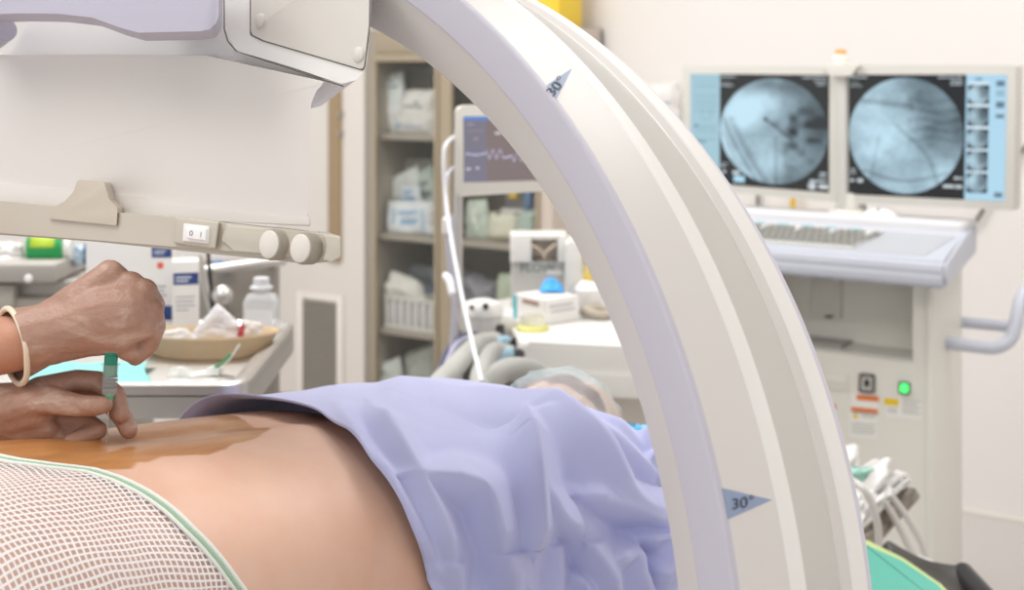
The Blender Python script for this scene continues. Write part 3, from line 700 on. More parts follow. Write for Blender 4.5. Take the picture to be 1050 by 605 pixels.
def cuff(p, ax, rv, rh, r, parent):
    ax = Vector(ax).normalized(); u = ax.cross(Vector((0, 1, 0))).normalized(); v = ax.cross(u)
    ring('rolled_cuff', [Vector(p)+OI+u*math.cos(k*PI/20)*rv+v*math.sin(k*PI/20)*rh*(1+.03*math.sin(k*.9)) for k in range(40)], r, cuffm, parent)
CB = Vector(hp_(14, 355, 12)[:3]); CA = Vector((.80, .58, .12)).normalized()
bm = bmesh.new(); bm.from_mesh(g1.data)
bmesh.ops.bisect_plane(bm, geom=bm.verts[:]+bm.edges[:]+bm.faces[:], plane_co=CB+OI, plane_no=CA, clear_inner=True)
for v in bm.verts:      # the sleeve stands a little off the arm
    d = (v.co-CB-OI).dot(CA)
    if d < .03: v.co += v.normal*.0035*(1-d/.03)
bm.to_mesh(g1.data); bm.free()
cuff(CB, CA, .0335, .0385, .0027, g1)
# ------------------------------------------------------------------ syringe
PT = at(109, 462, HD); TP = at(114, 366, HD); AX = (TP-PT).normalized(); LN = (TP-PT).length
syr = empty('syringe', Fr(PT, Vector((1, 0, 0)), None, (0, 0, 1)), 'clear syringe with green plunger and green needle hub held upright between gloved hands', 'syringe')
mxs = along((0, 0, 0), AX)
clear = mat('clear_plastic', 'eef3f4', .12, alpha=.25, spec=.8); grn = mat('syringe_green', '1f8f74', .35); grn2 = mat('hub_green', '58b58c', .35)
k = LN/96
lathe('barrel', [(.0050, 57*k), (.0064, 59*k), (.0066, 61*k), (.0066, 87*k), (.0082, 87.5*k), (.0082, 88.6*k), (.006, 89*k)], clear, syr, 24, mxs)
lathe('plunger', [(.0054, 77*k), (.0057, 78*k), (.0057, 98*k), (.0068, 99*k), (.0068, 102*k), (.0, 102*k)], grn, syr, 20, mxs)
lathe('needle_hub', [(.0012, 46*k), (.0030, 47*k), (.0036, 53*k), (.0042, 58*k), (.003, 59*k)], grn2, syr, 16, mxs)
lathe('needle', [(.0005, -4*k), (.0006, 0), (.0006, 44*k)], M['steel'], syr, 8, mxs)
for q in range(4):
    z = (64+q*4)*k; lathe('scale_ring', [(.00662, z), (.0067, z+.0001), (.0067, z+.0003), (.00662, z+.0004)], mat('scale_grey', '8b9294', .5), syr, 20, mxs)
# ================================================================== shared bits for the background
def nrnd(n, m, cells, seed):
    """smooth value noise, n x m"""
    g = np.random.RandomState(seed).rand(cells+2, cells+2); y = np.linspace(0, cells, n); x = np.linspace(0, cells, m)
    yi = y.astype(int); xi = x.astype(int); fy = (y-yi)[:, None]; fx = (x-xi)[None, :]; fy = fy*fy*(3-2*fy); fx = fx*fx*(3-2*fx)
    return (g[yi][:, xi]*(1-fy)*(1-fx)+g[yi+1][:, xi]*fy*(1-fx)+g[yi][:, xi+1]*(1-fy)*fx+g[yi+1][:, xi+1]*fy*fx)
def lin(c): return np.array(srgb(c)[:3])
def paint(o, rgb):      # rgb: (nverts, 3) linear
    me = o.data; a = me.color_attributes.new('paint', 'FLOAT_COLOR', 'POINT')
    a.data.foreach_set('color', np.hstack([rgb, np.ones((len(rgb), 1))]).ravel())
PAINT = attrmat('printed_surface', 'paint', rough=.45); SCREEN = attrmat('lit_screen', 'paint', emit=.82, rough=.2)
def qmap(c, u, v):      # c: bottom-left, bottom-right, top-right, top-left
    return (c[0]*(1-u)+c[1]*u)*(1-v)+(c[3]*(1-u)+c[2]*u)*v
def bag(name, fr, px, yl, th, col, label, cat, group=None, prints=(), seed=0, wr=.006, n=22, parent=None, clear=0):
    """a soft packet: four corners in pixels (bl, br, tr, tl) on the local plane yl, bulging by th"""
    c = [fr.pix(a, b, yl) for a, b in px]; o0 = (c[0]+c[1])/2; o0.y = yl
    f2 = fr.at(o0); P = np.zeros((n, n, 3)); Q = np.zeros((n, n, 3)); C = np.zeros((n, n, 3))
    base = lin(col)
    for i in range(n):
        for j in range(n):
            u, v = j/(n-1), i/(n-1); p = qmap(c, u, v)-o0; e = (max(0, 1-(2*u-1)**4)*max(0, 1-(2*v-1)**4))**.6
            w_ = wr*(noise.noise(Vector((u*3+seed, v*3, seed*1.7)))+.5*noise.noise(Vector((u*9+seed, v*8, seed*2.7))))
            edge = Vector((wr*.6*noise.noise(Vector((v*5, seed, 1))), 0, wr*.6*noise.noise(Vector((u*5, seed, 7)))))*(1 if v > .02 else 0)
            P[i, j] = p+edge+Vector((0, -th*.5*e+w_*1.2, 0)); Q[i, j] = p+edge+Vector((0, th*.5*e+.001, 0))
            k = base*(1+.06*noise.noise(Vector((u*4, v*4, seed+5))))
            for (a0, b0, a1, b1, pc) in prints:
                if a0 <= u <= a1 and b0 <= v <= b1: k = lin(pc)
            C[i, j] = k
    V = np.vstack([P.reshape(-1, 3), Q.reshape(-1, 3)]); fcs = []; N2 = n*n
    for i in range(n-1):
        for j in range(n-1):
            a = i*n+j; fcs.append((a, a+1, a+n+1, a+n)); fcs.append((N2+a, N2+a+n, N2+a+n+1, N2+a+1))
    bd = [(0, j) for j in range(n-1)]+[(i, n-1) for i in range(n-1)]+[(n-1, j) for j in range(n-1, 0, -1)]+[(i, 0) for i in range(n-1, 0, -1)]
    bi = [i*n+j for i, j in bd]
    for k in range(len(bi)): a, b_ = bi[k], bi[(k+1) % len(bi)]; fcs.append((b_, a, N2+a, N2+b_))
    me = bpy.data.meshes.new(name); me.from_pydata(V.tolist(), [], fcs)
    for p in me.polygons: p.use_smooth = True
    o = link(name, me, clear or PAINT, parent); paint(o, np.vstack([C.reshape(-1, 3)]*2)); o.matrix_world = f2.mw()
    if label: tag(o, label, cat, group)
    return o
def plate(name, fr, px, yl, m, parent, off=0.0, th=.001):
    """a thin sticker / panel on the plane yl, from a pixel outline"""
    pts = [(lambda q: (q.x, q.z))(fr.pix(a, b, yl)) for a, b in px]
    return prism(name, pts, yl-th, yl, m, parent)
def rect(x0, y0, x1, y1, k=0.0): return [(x0, y1), (x1, y1+k*(x1-x0)), (x1, y0+k*(x1-x0)), (x0, y0)]
class Sub(Fr):
    """frame whose parts are written in RM-like coordinates of fr but parented to an Empty at base"""
# ================================================================== steel instrument table by the hands
TZ = .95
def tz(px, py, z=TZ): return W0.pixz(px, py, z)
c_fr = tz(252, 397); c_br = tz(297, 331); TL = -1.75
tb = empty('instrument_table', Fr((-.9, 2.2, 0), (1, 0, 0)), 'stainless steel instrument table with rounded corner, behind the gloved hands', 'table')
O = Vector((-.9, 2.2, 0))
def loft_z(name, out, z0, z1, m, parent, bev=.003, o=O):
    bm = bmesh.new(); vs = [bm.verts.new((p[0]-o.x, p[1]-o.y, z0)) for p in out]; ws = [bm.verts.new((p[0]-o.x, p[1]-o.y, z1)) for p in out]
    a = bm.faces.new(vs[::-1]); b_ = bm.faces.new(ws); n = len(out)
    for i in range(n): bm.faces.new((vs[i], vs[(i+1) % n], ws[(i+1) % n], ws[i]))
    if bev: bmesh.ops.bevel(bm, geom=list(a.edges)+list(b_.edges), offset=bev, segments=3, affect='EDGES', profile=.5)
    return fin(name, bm, m, parent)
YF = c_fr.y; YB = c_br.y; XR = c_fr.x
out = fillet([(TL, YF), (XR, YF-.0), (c_br.x+.012, YB), (TL, YB)], [.02, .045, .04, .02], 8)
inn = fillet([(TL+.02, YF+.03), (XR-.03, YF+.03), (c_br.x-.02, YB-.03), (TL+.02, YB-.03)], [.02, .03, .03, .02], 8)
top = loft_z('tabletop', out, TZ-.045, TZ-.012, M['steel'], tb, .004)
bm = bmesh.new(); n = len(out)
for zz, A_, B_ in ((0, 0, 0),):
    r = [[bm.verts.new((p[0]-O.x, p[1]-O.y, z)) for p in loop] for loop, z in ((out, TZ-.014), (out, TZ+.002), (fillet([(TL+.004, YF+.006), (XR-.006, YF+.006), (c_br.x+.006, YB-.006), (TL+.004, YB-.006)], [.02, .042, .038, .02], 8), TZ+.006), (inn, TZ-.004), (inn, TZ-.014))]
    for a, b_ in zip(r[:-1], r[1:]):
        for i in range(n): bm.faces.new((a[i], a[(i+1) % n], b_[(i+1) % n], b_[i]))
fin('raised_rim', bm, M['steel'], tb, 50)
for lx in (TL+.06, XR-.09):
    for ly in (YF+.07, YB-.07):
        tube('leg', [(lx-O.x, ly-O.y, .06), (lx-O.x, ly-O.y, TZ-.04)], .016, M['steel'], tb, 16)
        lathe('wheel', [(.0, -.012), (.03, -.012), (.035, 0), (.03, .012), (.0, .012)], M['black'], tb, 16, along((lx-O.x-.006, ly-O.y, .036), (lx-O.x+1, ly-O.y, .036)))
loft_z('lower_shelf', fillet([(TL+.05, YF+.06), (XR-.08, YF+.06), (XR-.08, YB-.06), (TL+.05, YB-.06)], .01), .28, .30, M['steel'], tb, .002)
SZ = TZ-.0125
def tobj(name, px, py, label, cat, z=SZ, fr=None, group=None):
    p = W0.pixz(px, py, z); return p, empty(name, Fr(p, (1, 0, 0)), label, cat, group)
# kidney tray
p, kt = tobj('kidney_dish', 212, 364, 'beige pulp kidney dish holding paper packets on the steel table', 'dish')
pulp = mat('moulded_pulp', 'cdb493', .8, var=.06, vs=90, bump=.4, bs=400)
def kidney(s, n=40):
    o_ = []
    for k in range(n):
        a = 2*PI*k/n; x = .112*math.cos(a); y = .058*math.sin(a)+.03*(1-(x/.112)**2)*(-1)*.6 + .022
        o_.append((x*s, y*s))
    return o_
bm = bmesh.new(); R = []
for s, z in ((.80, .0), (.86, .003), (.99, .031), (1.04, .034), (1.03, .037), (.965, .032), (.84, .006), (.4, .0045)):
    R.append([bm.verts.new((x, y, z)) for x, y in kidney(s)])
for a, b_ in zip(R[:-1], R[1:]):
    for i in range(40): bm.faces.new((a[i], a[(i+1) % 40], b_[(i+1) % 40], b_[i]))
bm.faces.new(R[0][::-1]); bm.faces.new(R[-1]); fin('bowl', bm, pulp, kt, 50)
kp = p
# bottle
p, bt = tobj('saline_bottle', 268, 345, 'clear plastic fluid bottle standing behind the kidney dish', 'bottle')
bot = mat('milky_plastic', 'e9ebec', .25, alpha=.55, spec=.7)
bm = bmesh.new(); H = .078
def rr(a, b_, r, z, n=5): return [(q.x, q.y, z) for q in fillet([(-a, -b_), (a, -b_), (a, b_), (-a, b_)], r, n)]
lv = [rr(.026, .018, .01, 0), rr(.030, .021, .012, .004), rr(.030, .021, .012, .062), rr(.024, .018, .014, .074), rr(.014, .013, .012, .078), rr(.013, .013, .0125, .084)]
Rg = [[bm.verts.new(q) for q in l] for l in lv]
for a, b_ in zip(Rg[:-1], Rg[1:]):
    for i in range(len(a)): bm.faces.new((a[i], a[(i+1) % len(a)], b_[(i+1) % len(a)], b_[i]))
bm.faces.new(Rg[0][::-1]); bm.faces.new(Rg[-1]); fin('bottle_body', bm, bot, bt, 50)
lathe('cap', [(.0, .084), (.020, .084), (.020, .088), (.014, .091), (.014, .102), (.012, .104), (.0, .104)], mat('frosted_cap', 'e4e6e8', .3, alpha=.8), bt, 24)
box('label', (-.024, -.0218, .008), (.024, -.0208, .050), mat('bottle_label', 'f3f4f5', .5, alpha=.8), bt, bev=0)
box('red_print', (-.004, -.0224, .004), (.014, -.0218, .009), mat('red_ink', 'b04a50', .5), bt, bev=0)
# paper packets in the dish
paper = mat('white_paper', 'e9e6e6', .7, var=.03, bump=.3, bs=80)
WF = Fr((0, 0, 0), (1, 0, 0))
bag('paper_packet', WF, [(190, 349), (247, 349), (245, 330), (223, 311)], kp.y-.005, .012, 'e9e7e8', 'white paper packet sticking up from the kidney dish', 'packet', 'paper packets in the dish', prints=[(.3, .35, .7, .38, 'b9b9be'), (.3, .45, .75, .48, 'b9b9be'), (.35, .6, .7, .62, 'c5c5ca')], seed=3, wr=.004)
bag('paper_packet', WF, [(160, 351), (205, 351), (190, 336), (166, 340)], kp.y-.015, .008, 'e8e9ea', 'flat white packet lying low in the left of the kidney dish', 'packet', 'paper packets in the dish', seed=5, wr=.004)
o = bag('paper_packet', WF, [(243, 345), (270, 347), (268, 331), (248, 328)], kp.y-.01, .010, 'e6dfd6', 'packet with a red tab at the right end of the kidney dish', 'packet', 'paper packets in the dish', prints=[(.0, .0, .25, .75, 'b8404a')], seed=8, wr=.003)
# open blister wrapper lying on the table
p, bw = tobj('blister_wrapper', 205, 386, 'clear open syringe wrapper with a green strip lying on the steel table', 'wrapper')
cw = mat('clear_film', 'eef1ee', .15, alpha=.45, spec=.9)
P = np.zeros((20, 10, 3))
for i in range(20):
    for j in range(10):
        u, v = i/19, j/9; P[i, j] = (-.045+.075*u, (v-.5)*.034+.010*u, .002+.009*math.sin(v*PI)*(1+.5*math.sin(u*9))+.003*noise.noise(Vector((u*6, v*4, 1))))
grid_mesh('blister_shell', P, cw, bw, thick=.0005)
P2 = np.zeros((20, 8, 3))
for i in range(20):
    for j in range(8):
        u, v = i/19, j/7; P2[i, j] = (.012+.045*u, (v-.5)*.024+.01, .004+.045*u*u*.9+.003*math.sin(v*PI))
grid_mesh('peeled_backing', P2, mat('paper_backing', 'e3e9e2', .5, alpha=.85), bw, thick=.0005)
tube('green_strip', [(.016, .006, .010), (.03, .006, .017), (.046, .006, .034)], .0022, mat('leaf_green', '4f9a63', .4), bw, 8)
# turquoise paper cloth
p, cy = tobj('paper_cloth', 105, 392, 'turquoise paper cloth crumpled on the steel table behind the syringe', 'cloth')
cyo = [tz(*q) for q in ((20, 404), (128, 400), (152, 388), (156, 374), (146, 366), (100, 366), (60, 368), (30, 378))]
P = np.zeros((30, 40, 3))
cl_ = [tz(8, 400), tz(150, 392), tz(157, 369), tz(50, 366)]
for i in range(30):
    for j in range(40):
        u, v = j/39, i/29; q = qmap(cl_, u, v); P[i, j] = (q.x-p.x+.008*math.sin(v*7), q.y-p.y+.01*noise.noise(Vector((u*4, v, 0))), .003+.008*abs(noise.noise(Vector((u*3, v*3, 2))))+.010*math.exp(-((v-.8)/.2)**2)*u)
grid_mesh('cloth', P, mat('turquoise_nonwoven', '8accc9', .75, var=.05, vs=40), cy, thick=.001)
P = np.array(P)
# boxes of dressings
navy = mat('navy_print', '2b447f', .5, var=.05); boxw = mat('white_card', 'eae7e4', .6); dot = mat('coral_print', 'e8644f', .5)
def carton(px0, px1, ptop, pbase, z, label, group, prints, depth=.10, rot=0):
    a = W0.pixz(px0, pbase, z); b_ = W0.pixz(px1, pbase, z); h = (pbase-ptop)*a.y/F
    fr = Fr(((a.x+b_.x)/2, a.y, z), (math.cos(rot), math.sin(rot), 0)); e = empty('dressing_box', fr, label, 'box', group); w_ = (b_.x-a.x)/2
    box('carton', (-w_, 0, 0), (w_, depth, h), boxw, e, bev=.0015)
    for k, (u0, v0, u1, v1, m) in enumerate(prints):
        box('printed_patch', (-w_+2*w_*u0, -.0008, h*v0), (-w_+2*w_*u1, .0002, h*v1), m, e, bev=0)
    return e, w_, h, a
txt = mat('grey_print', 'a9a9ad', .6)
gb = 'white dressing cartons on the steel table'
e, w_, h, a = carton(88, 177, 246, 336, SZ, 'tall white carton with two navy patches and a coral dot, behind the fist', gb,
    [(.76, .80, .99, .92, navy), (.86, .03, .995, .25, navy), (.985, .1, 1.0, .2, navy), (.75, .36, .93, .38, txt), (.75, .41, .90, .43, txt), (.75, .46, .92, .48, txt)], .07)
lathe('coral_dot', [(.0, 0), (.006, 0), (.006, .001), (.0, .001)], dot, e, 16, along((w_*2*.86-w_, -.0006, h*.71), (w_*2*.86-w_, -1, h*.71)))
wht = mat('white_lettering', 'e8ebf2', .5)
for k_, (cx_, cz_) in enumerate(((.86, .875), (.86, .845))): box('lettering', (-w_+2*w_*.79, -.0012, h*cz_-.0008), (-w_+2*w_*(.93-.03*k_), -.0006, h*cz_+.0010), wht, e, bev=0)
e, w_, h, a = carton(177, 204, 268, 342, SZ, 'smaller white carton with a navy stripe, leaning right of the tall carton', gb, [(.04, .68, .97, .84, navy), (.12, .50, .85, .515, txt), (.12, .44, .80, .455, txt), (.12, .38, .85, .395, txt), (.12, .32, .6, .335, txt)], .05, R_(14))
for k_ in range(2): box('lettering', (-w_*.75, -.0012, h*(.77-.05*k_)), (w_*(.4-.2*k_), -.0006, h*(.79-.05*k_)), wht, e, bev=0)
# ================================================================== far bench at the left edge
bn = empty('supply_bench', Fr((-1.7, 3.25, 0), (1, 0, 0)), 'grey steel supply bench with drawers at the far left', 'bench')
BO = Vector((-1.7, 3.25, 0)); q = W0.pixz(0, 272, .952)
def bb_(name, x0, y0, x1, y1, Y0, Y1, m, parent=bn, bev=.004, o=BO):
    a = at(x0, y0, Y0)-o; b_ = at(x1, y1, Y0)-o
    return rbox(name, (a.x, Y0-o.y, b_.z), (b_.x, Y1-o.y, a.z), m, parent, bev)
benchm = mat('bench_grey', 'b5b0aa', .45, .3, var=.05); dk = mat('bench_shadow_grey', '8d867e', .5, .2)
bb_('worktop', -120, 271, 56, 290, 3.0, 3.45, benchm)
bb_('drawer_front', -120, 292, 14, 318, 3.03, 3.4, mat('drawer_beige', 'b9b3a9', .5), bn)
bb_('side_rail', 14, 288, 84, 305, 3.06, 3.42, benchm)
bb_('cabinet_body', -120, 306, 110, 640, 3.04, 3.44, mat('cabinet_taupe', 'a49d93', .5), bn)
lathe('drawer_knob', [(.0, 0), (.008, 0), (.009, .006), (.006, .01), (.0, .01)], M['white'], bn, 16, along(at(29, 286, 3.0)-BO, at(29, 286, 2.0)-BO))
loftm = mat('bin_green', '1f9a52', .4); lime = mat('lime_print', 'b7d43c', .5)
g = empty('wipes_tub', Fr(at(52, 271, 3.12), (1, 0, 0)), 'green and white wipes tub lying on the far bench', 'tub')
GO = at(52, 271, 3.12)
lathe('tub_body', [(.0, -.045), (.036, -.045), (.038, -.04), (.038, .032), (.036, .036), (.0, .036)], loftm, g, 24, along((0, 0, .039), (1, 0, .039)))
for nm, x0, x1, r, m in (('lime_band', -.035, .02, .0385, lime),):
    bm = bmesh.new()
    P = np.array([[(x, -r*math.cos(a), .039+r*math.sin(a)) for x in (x0, x1)] for a in np.linspace(.1, .75, 8)]); grid_mesh(nm, P, m, g, thick=.0006)
P = np.array([[(x, -.0386*math.cos(a), .039+.0386*math.sin(a)) for x in (-.04, .034)] for a in np.linspace(.75, 1.9, 8)]); grid_mesh('white_label', P, boxw, g, thick=.0006)
lathe('lid', [(.0, .036), (.030, .036), (.030, .052), (.0, .054)], M['white'], g, 24, along((0, 0, .039), (1, 0, .039)))
bag('film_packet', WF, [(76, 273), (92, 271), (92, 250), (74, 252)], 3.13, .02, 'b9cedd', 'pale blue film packet right of the green tub on the far bench', 'packet', prints=[(.7, 0, 1, 1, '3e5c80')], seed=11)
bag('paper_stack', WF, [(-20, 272), (27, 272), (24, 250), (-20, 246)], 3.1, .05, 'dfdcdb', 'loose white papers on the far bench left of the green tub', 'papers', prints=[(0, .15, 1, .25, 'a7a3a3'), (0, .55, 1, .6, 'bcb8b8')], seed=12, wr=.012)
# steel trolley behind the bottle
tr = empty('steel_trolley', Fr(at(250, 500, 2.95)*1, (1, 0, 0)), 'dull steel trolley with side rail behind the boxes', 'trolley'); TO = at(250, 500, 2.95)
tr.location.z = 0; TO.z = 0
bb_('side_panel', 196, 268, 283, 440, 2.95, 3.0, mat('trolley_grey', '9b958d', .45, .4, var=.06), tr, .004, TO)
tube('top_rail', [at(200, 279, 2.90)-TO, at(262, 271, 2.90)-TO, at(291, 267, 2.95)-TO], .011, M['steel'], tr, 12)
tube('upright', [at(203, 262, 2.85)-TO, at(212, 300, 2.85)-TO, at(222, 335, 2.85)-TO], .009, M['steel'], tr, 12)
tube('cable', [at(213, 255, 2.8)-TO, at(216, 290, 2.8)-TO, at(219, 330, 2.8)-TO], .004, M['black'], tr, 8)
bm = bmesh.new(); bmesh.ops.create_uvsphere(bm, u_segments=20, v_segments=12, radius=.022, matrix=Matrix.Translation(at(228, 303, 2.8)-TO)); fin('ball_knob', bm, M['steel'], tr)
tube('knob_stem', [at(228, 303, 2.8)-TO, at(232, 318, 2.95)-TO], .008, M['steel'], tr, 10)
bag('film_packet', WF, [(214, 281), (236, 281), (234, 268), (218, 266)], 2.92, .02, '4a6f9c', 'dark blue packet on the steel trolley behind the carton', 'packet', seed=14)
for k in (-1, 1):
    for yy in (.06, .34): lathe('wheel', [(.0, -.012), (.035, -.012), (.04, 0), (.035, .012), (.0, .012)], M['black'], tr, 16, along((k*.08, yy, .04), (k*.08+1, yy, .04)))
bb_('wheel_frame', 200, 441, 280, 720, 2.97, 3.33, mat('trolley_grey_dark', '85807a', .5, .4), tr, .004, TO)
# operating table under the patient
ot = empty('operating_table', Fr(BF.wld((0, .2, 0)), BX, BT), 'padded operating table under the patient', 'table')
pad = mat('black_table_pad', '3b3c42', .6)
rbox('mattress', (-.24, -1.55, .745), (.24, .60, .80), pad, ot, bev=.015, seg=3)
rbox('table_frame', (-.23, -1.5, .70), (.23, .58, .745), M['steelmid'], ot, bev=.004)
rbox('pedestal', (-.12, .3, .10), (.12, .56, .70), M['steelmid'], ot, bev=.02, seg=3)
rbox('base_plate', (-.22, .2, .0), (.22, .75, .10), M['steelmid'], ot, bev=.02, seg=3)
rbox('head_pad', (-.20, .62, .745), (.04, .92, .80), pad, ot, bev=.006)
# ================================================================== glass-fronted supply cabinets in the back wall
YC = -.36
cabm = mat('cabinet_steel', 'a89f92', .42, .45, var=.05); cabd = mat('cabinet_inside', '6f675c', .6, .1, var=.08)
cabf = mat('cabinet_frame_beige', 'ab9d87', .5, .2, var=.04); glassm = mat('door_glass', 'a3a39c', .06, alpha=.06, spec=.9)
c0 = RM.pix(375, 300, YC); c1 = RM.pix(566, 300, YC)
cabfr = Fr(RM.wld((c0.x, YC, 0)), RM.X)
cab = empty('supply_cabinet', cabfr, 'tall glass-fronted steel supply cabinet behind the patient monitor', 'cabinet')
def cx(px): return RM.pix(px, 300, YC).x-c0.x
def cz(px, py, yl=YC): return RM.pix(px, py, yl).z
WD = cx(566); TOPZ = cz(566, 27)
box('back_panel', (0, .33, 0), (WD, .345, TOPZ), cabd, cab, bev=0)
box('cabinet_side', (0, .0, 0), (cx(385), .33, TOPZ), cabm, cab)
box('cabinet_side', (cx(554), .0, 0), (WD, .345, TOPZ), mat('cabinet_side_taupe', 'cbbfb3', .5), cab)
box('cabinet_top', (cx(385), .0, TOPZ-.09), (cx(554), .33, TOPZ), cabf, cab)
box('cabinet_base', (cx(385), .0, 0), (cx(554), .33, .09), cabm, cab)
box('centre_post', (cx(450.5), -.004, .09), (cx(461), .02, TOPZ-.09), cabf, cab)
shz = [cz(400, 137.5), cz(400, 240.5), cz(400, 338)]
for z in shz: box('shelf', (cx(385), .012, z-.022), (cx(554), .33, z), cabm, cab, bev=.002)
def door(x0, x1):
    d = empty('glass_door', None, parent=cab)
    za, zb = .095, TOPZ-.092
    box('door_rail', (x0, -.012, zb-.03), (x1, .008, zb), cabf, d); box('door_rail', (x0, -.012, za), (x1, .008, za+.03), cabf, d)
    box('door_stile', (x0, -.012, za+.03), (x0+.014, .008, zb-.03), cabf, d); box('door_stile', (x1-.014, -.012, za+.03), (x1, .008, zb-.03), cabf, d)
    box('glass_pane', (x0+.014, -.004, za+.03), (x1-.014, -.001, zb-.03), glassm, d, bev=0)
door(cx(384), cx(450)); door(cx(461.5), cx(554))
# wall pillar left of the cabinet, its brown strip and the louvred vent
pl_ = empty('trim_1', Fr(RM.wld((0, 0, 0)), RM.X)); struct(pl_)
xa = RM.pix(283, 300, YC-.01).x; xb = c0.x-.002
M['pillar'] = mat('pillar_paint', 'dfd8d1', .55, var=.01)
box('pillar_panel', (xa, YC-.01, 0), (xb, -.002, 3.0), M['pillar'], pl_, bev=.003)
xs0 = RM.pix(337, 200, YC-.02).x; xs1 = RM.pix(349, 200, YC-.02).x
box('brown_strip', (xs0, YC-.025, RM.pix(340, 268, YC-.02).z), (xs1, YC-.0101, 3.0), mat('brown_laminate', 'a48d6e', .5, var=.05), pl_, bev=.002)
for yy in (117, 137): box('hinge', (xs1-.004, YC-.036, RM.pix(348, yy+3, YC-.02).z), (xs1+.008, YC-.012, RM.pix(348, yy-3, YC-.02).z), cabm, pl_, bev=.001)
v0 = RM.pix(305, 300, YC-.02); v1 = RM.pix(351, 300, YC-.02); vt = RM.pix(328, 301, YC-.02).z; vb = RM.pix(328, 418, YC-.02).z
vg = empty('vent_grille', Fr(RM.wld((v0.x, YC-.012, vb)), RM.X), 'white framed louvred vent grille low in the wall pillar', 'vent'); vw = v1.x-v0.x; vh = vt-vb
bm = bmesh.new(); fw = .028
for a, b_ in (((0, -.012, 0), (fw, 0, vh)), ((vw-fw, -.012, 0), (vw, 0, vh)), ((fw, -.012, vh-fw), (vw-fw, 0, vh)), ((fw, -.012, 0), (vw-fw, 0, fw))): box_bm(bm, a, b_, .003)
fin('vent_frame', bm, mat('vent_white', 'e9e1da', .5), vg)
box('vent_backing', (fw, -.003, fw), (vw-fw, -.001, vh-fw), mat('vent_dark', '6b655c', .7), vg, bev=0)
bm = bmesh.new(); ns = 30
for k in range(ns):
    z = fw+(vh-2*fw)*(k+.5)/ns; box_bm(bm, (fw, -.009, z-.0034), (vw-fw, -.0035, z+.0024), 0)
fin('louvres', bm, mat('louvre_grey', 'a39c91', .5), vg)
# packets on the shelves
G1 = 'packets in the glass cabinet'
def cb_(name, pxs, dep, th, col, label, prints=(), seed=0, wr=.006, cat='packet', grp=G1, clear=0):
    return bag(name, RM, pxs, YC+dep, th, col, label, cat, grp, prints, seed, wr, clear=clear)
cb_('sterile_packet', [(393, 137), (420, 137), (413, 73), (384, 76)], .10, .05, 'd5ddd9', 'tall pale packet with dark print leaning at the left of the top cabinet shelf', [(.35, .74, .9, .79, '6d747c'), (.6, .82, .75, .87, '565c66'), (.2, .1, .9, .45, 'dfe2df')], 21)
cb_('sterile_packet', [(403, 137), (448, 138), (446, 92), (417, 92)], .06, .05, 'd3d2cb', 'square cream packet with dark print at the right of the top cabinet shelf', [(.15, .60, .75, .65, '5f626c'), (.45, .68, .6, .72, '50545f'), (.02, .12, .75, .2, 'b3b6bd'), (.02, .12, .2, .25, '9db4c4')], 22)
cb_('dark_film_pack', [(392, 137), (446, 138), (446, 64), (398, 58)], .22, .08, '77736c', 'dark crumpled film pack at the back of the top cabinet shelf', [], 23, .02)
cb_('sterile_packet', [(387, 239), (446, 242), (444, 163), (386, 163)], .20, .06, 'a7ada2', 'large grey-green packet at the back of the second cabinet shelf', [(.05, .3, .15, .8, '8b948b')], 24)
cb_('sterile_packet', [(402, 214), (436, 214), (428, 169), (399, 184)], .12, .03, 'cdd2cd', 'tilted white packet at the back of the second cabinet shelf', [], 25)
cb_('sterile_packet', [(432, 214), (448, 216), (443, 168), (426, 178)], .13, .03, 'aebcb2', 'pale green packet with dark print at the right of the second cabinet shelf', [(.2, .3, .9, .45, '6d7a74'), (.2, .6, .8, .7, '7b8780')], 26)
cb_('sterile_packet', [(397, 240), (446, 242), (444, 206), (398, 206)], .05, .05, 'd5d9d8', 'white packet with blue print standing in front on the second cabinet shelf', [(.35, .3, .75, .5, '8aa9c4'), (.3, .6, .75, .75, '94b2cb'), (.15, .3, .25, .8, '9fb6c8'), (.8, .1, .9, .8, 'a9bccb')], 27)
cb_('sterile_packet', [(408, 212), (434, 212), (430, 190), (410, 190)], .09, .02, 'c9d0d2', 'small white packet with blue print behind the front packet of the second shelf', [(.2, .2, .8, .45, '7c9fc0'), (.3, .6, .7, .8, '86a7c6')], 37)
# white basket with bags
b0 = RM.pix(396, 338, YC+.03); b1 = RM.pix(452, 340, YC+.03); bh = RM.pix(400, 306, YC+.03).z-b0.z
bk = empty('storage_basket', Fr(RM.wld((b0.x, YC+.03, shz[2]+.001)), RM.X), 'white slotted basket of packets on the third cabinet shelf', 'basket')
bw_ = b1.x-b0.x-.01; bm = bmesh.new()
for k in range(8):
    x = bw_*k/7; box_bm(bm, (x-.008, 0, 0), (x+.008, .006, bh*.95), .001)
for z in (0, bh*.9): box_bm(bm, (-.008, -.002, z), (bw_+.008, .008, z+.012), .001)
box_bm(bm, (-.008, 0, 0), (-.002, .12, bh), .001); box_bm(bm, (bw_+.002, 0, 0), (bw_+.008, .12, bh), .001); box_bm(bm, (-.008, .114, 0), (bw_+.008, .12, bh), .001); box_bm(bm, (-.008, 0, 0), (bw_+.008, .12, .004), .001)
fin('basket_body', bm, mat('basket_white', 'd6d3cb', .5), bk)
box('basket_contents', (.0, .010, .006), (bw_, .03, bh*.85), mat('label_strip', 'b9bcc2', .6, var=.3, vs=60), bk)
cb_('film_bag', [(393, 308), (440, 312), (430, 288), (402, 277)], .06, .06, 'd3d2c8', 'loose clear bag heaped on the white basket', [], 28, .012)
cb_('film_bag', [(418, 308), (462, 316), (460, 272), (420, 272)], .21, .06, '9aa4ae', 'grey-blue tubing bag behind the basket', [(.1, .2, .9, .5, '7f8ca0')], 29, .02)
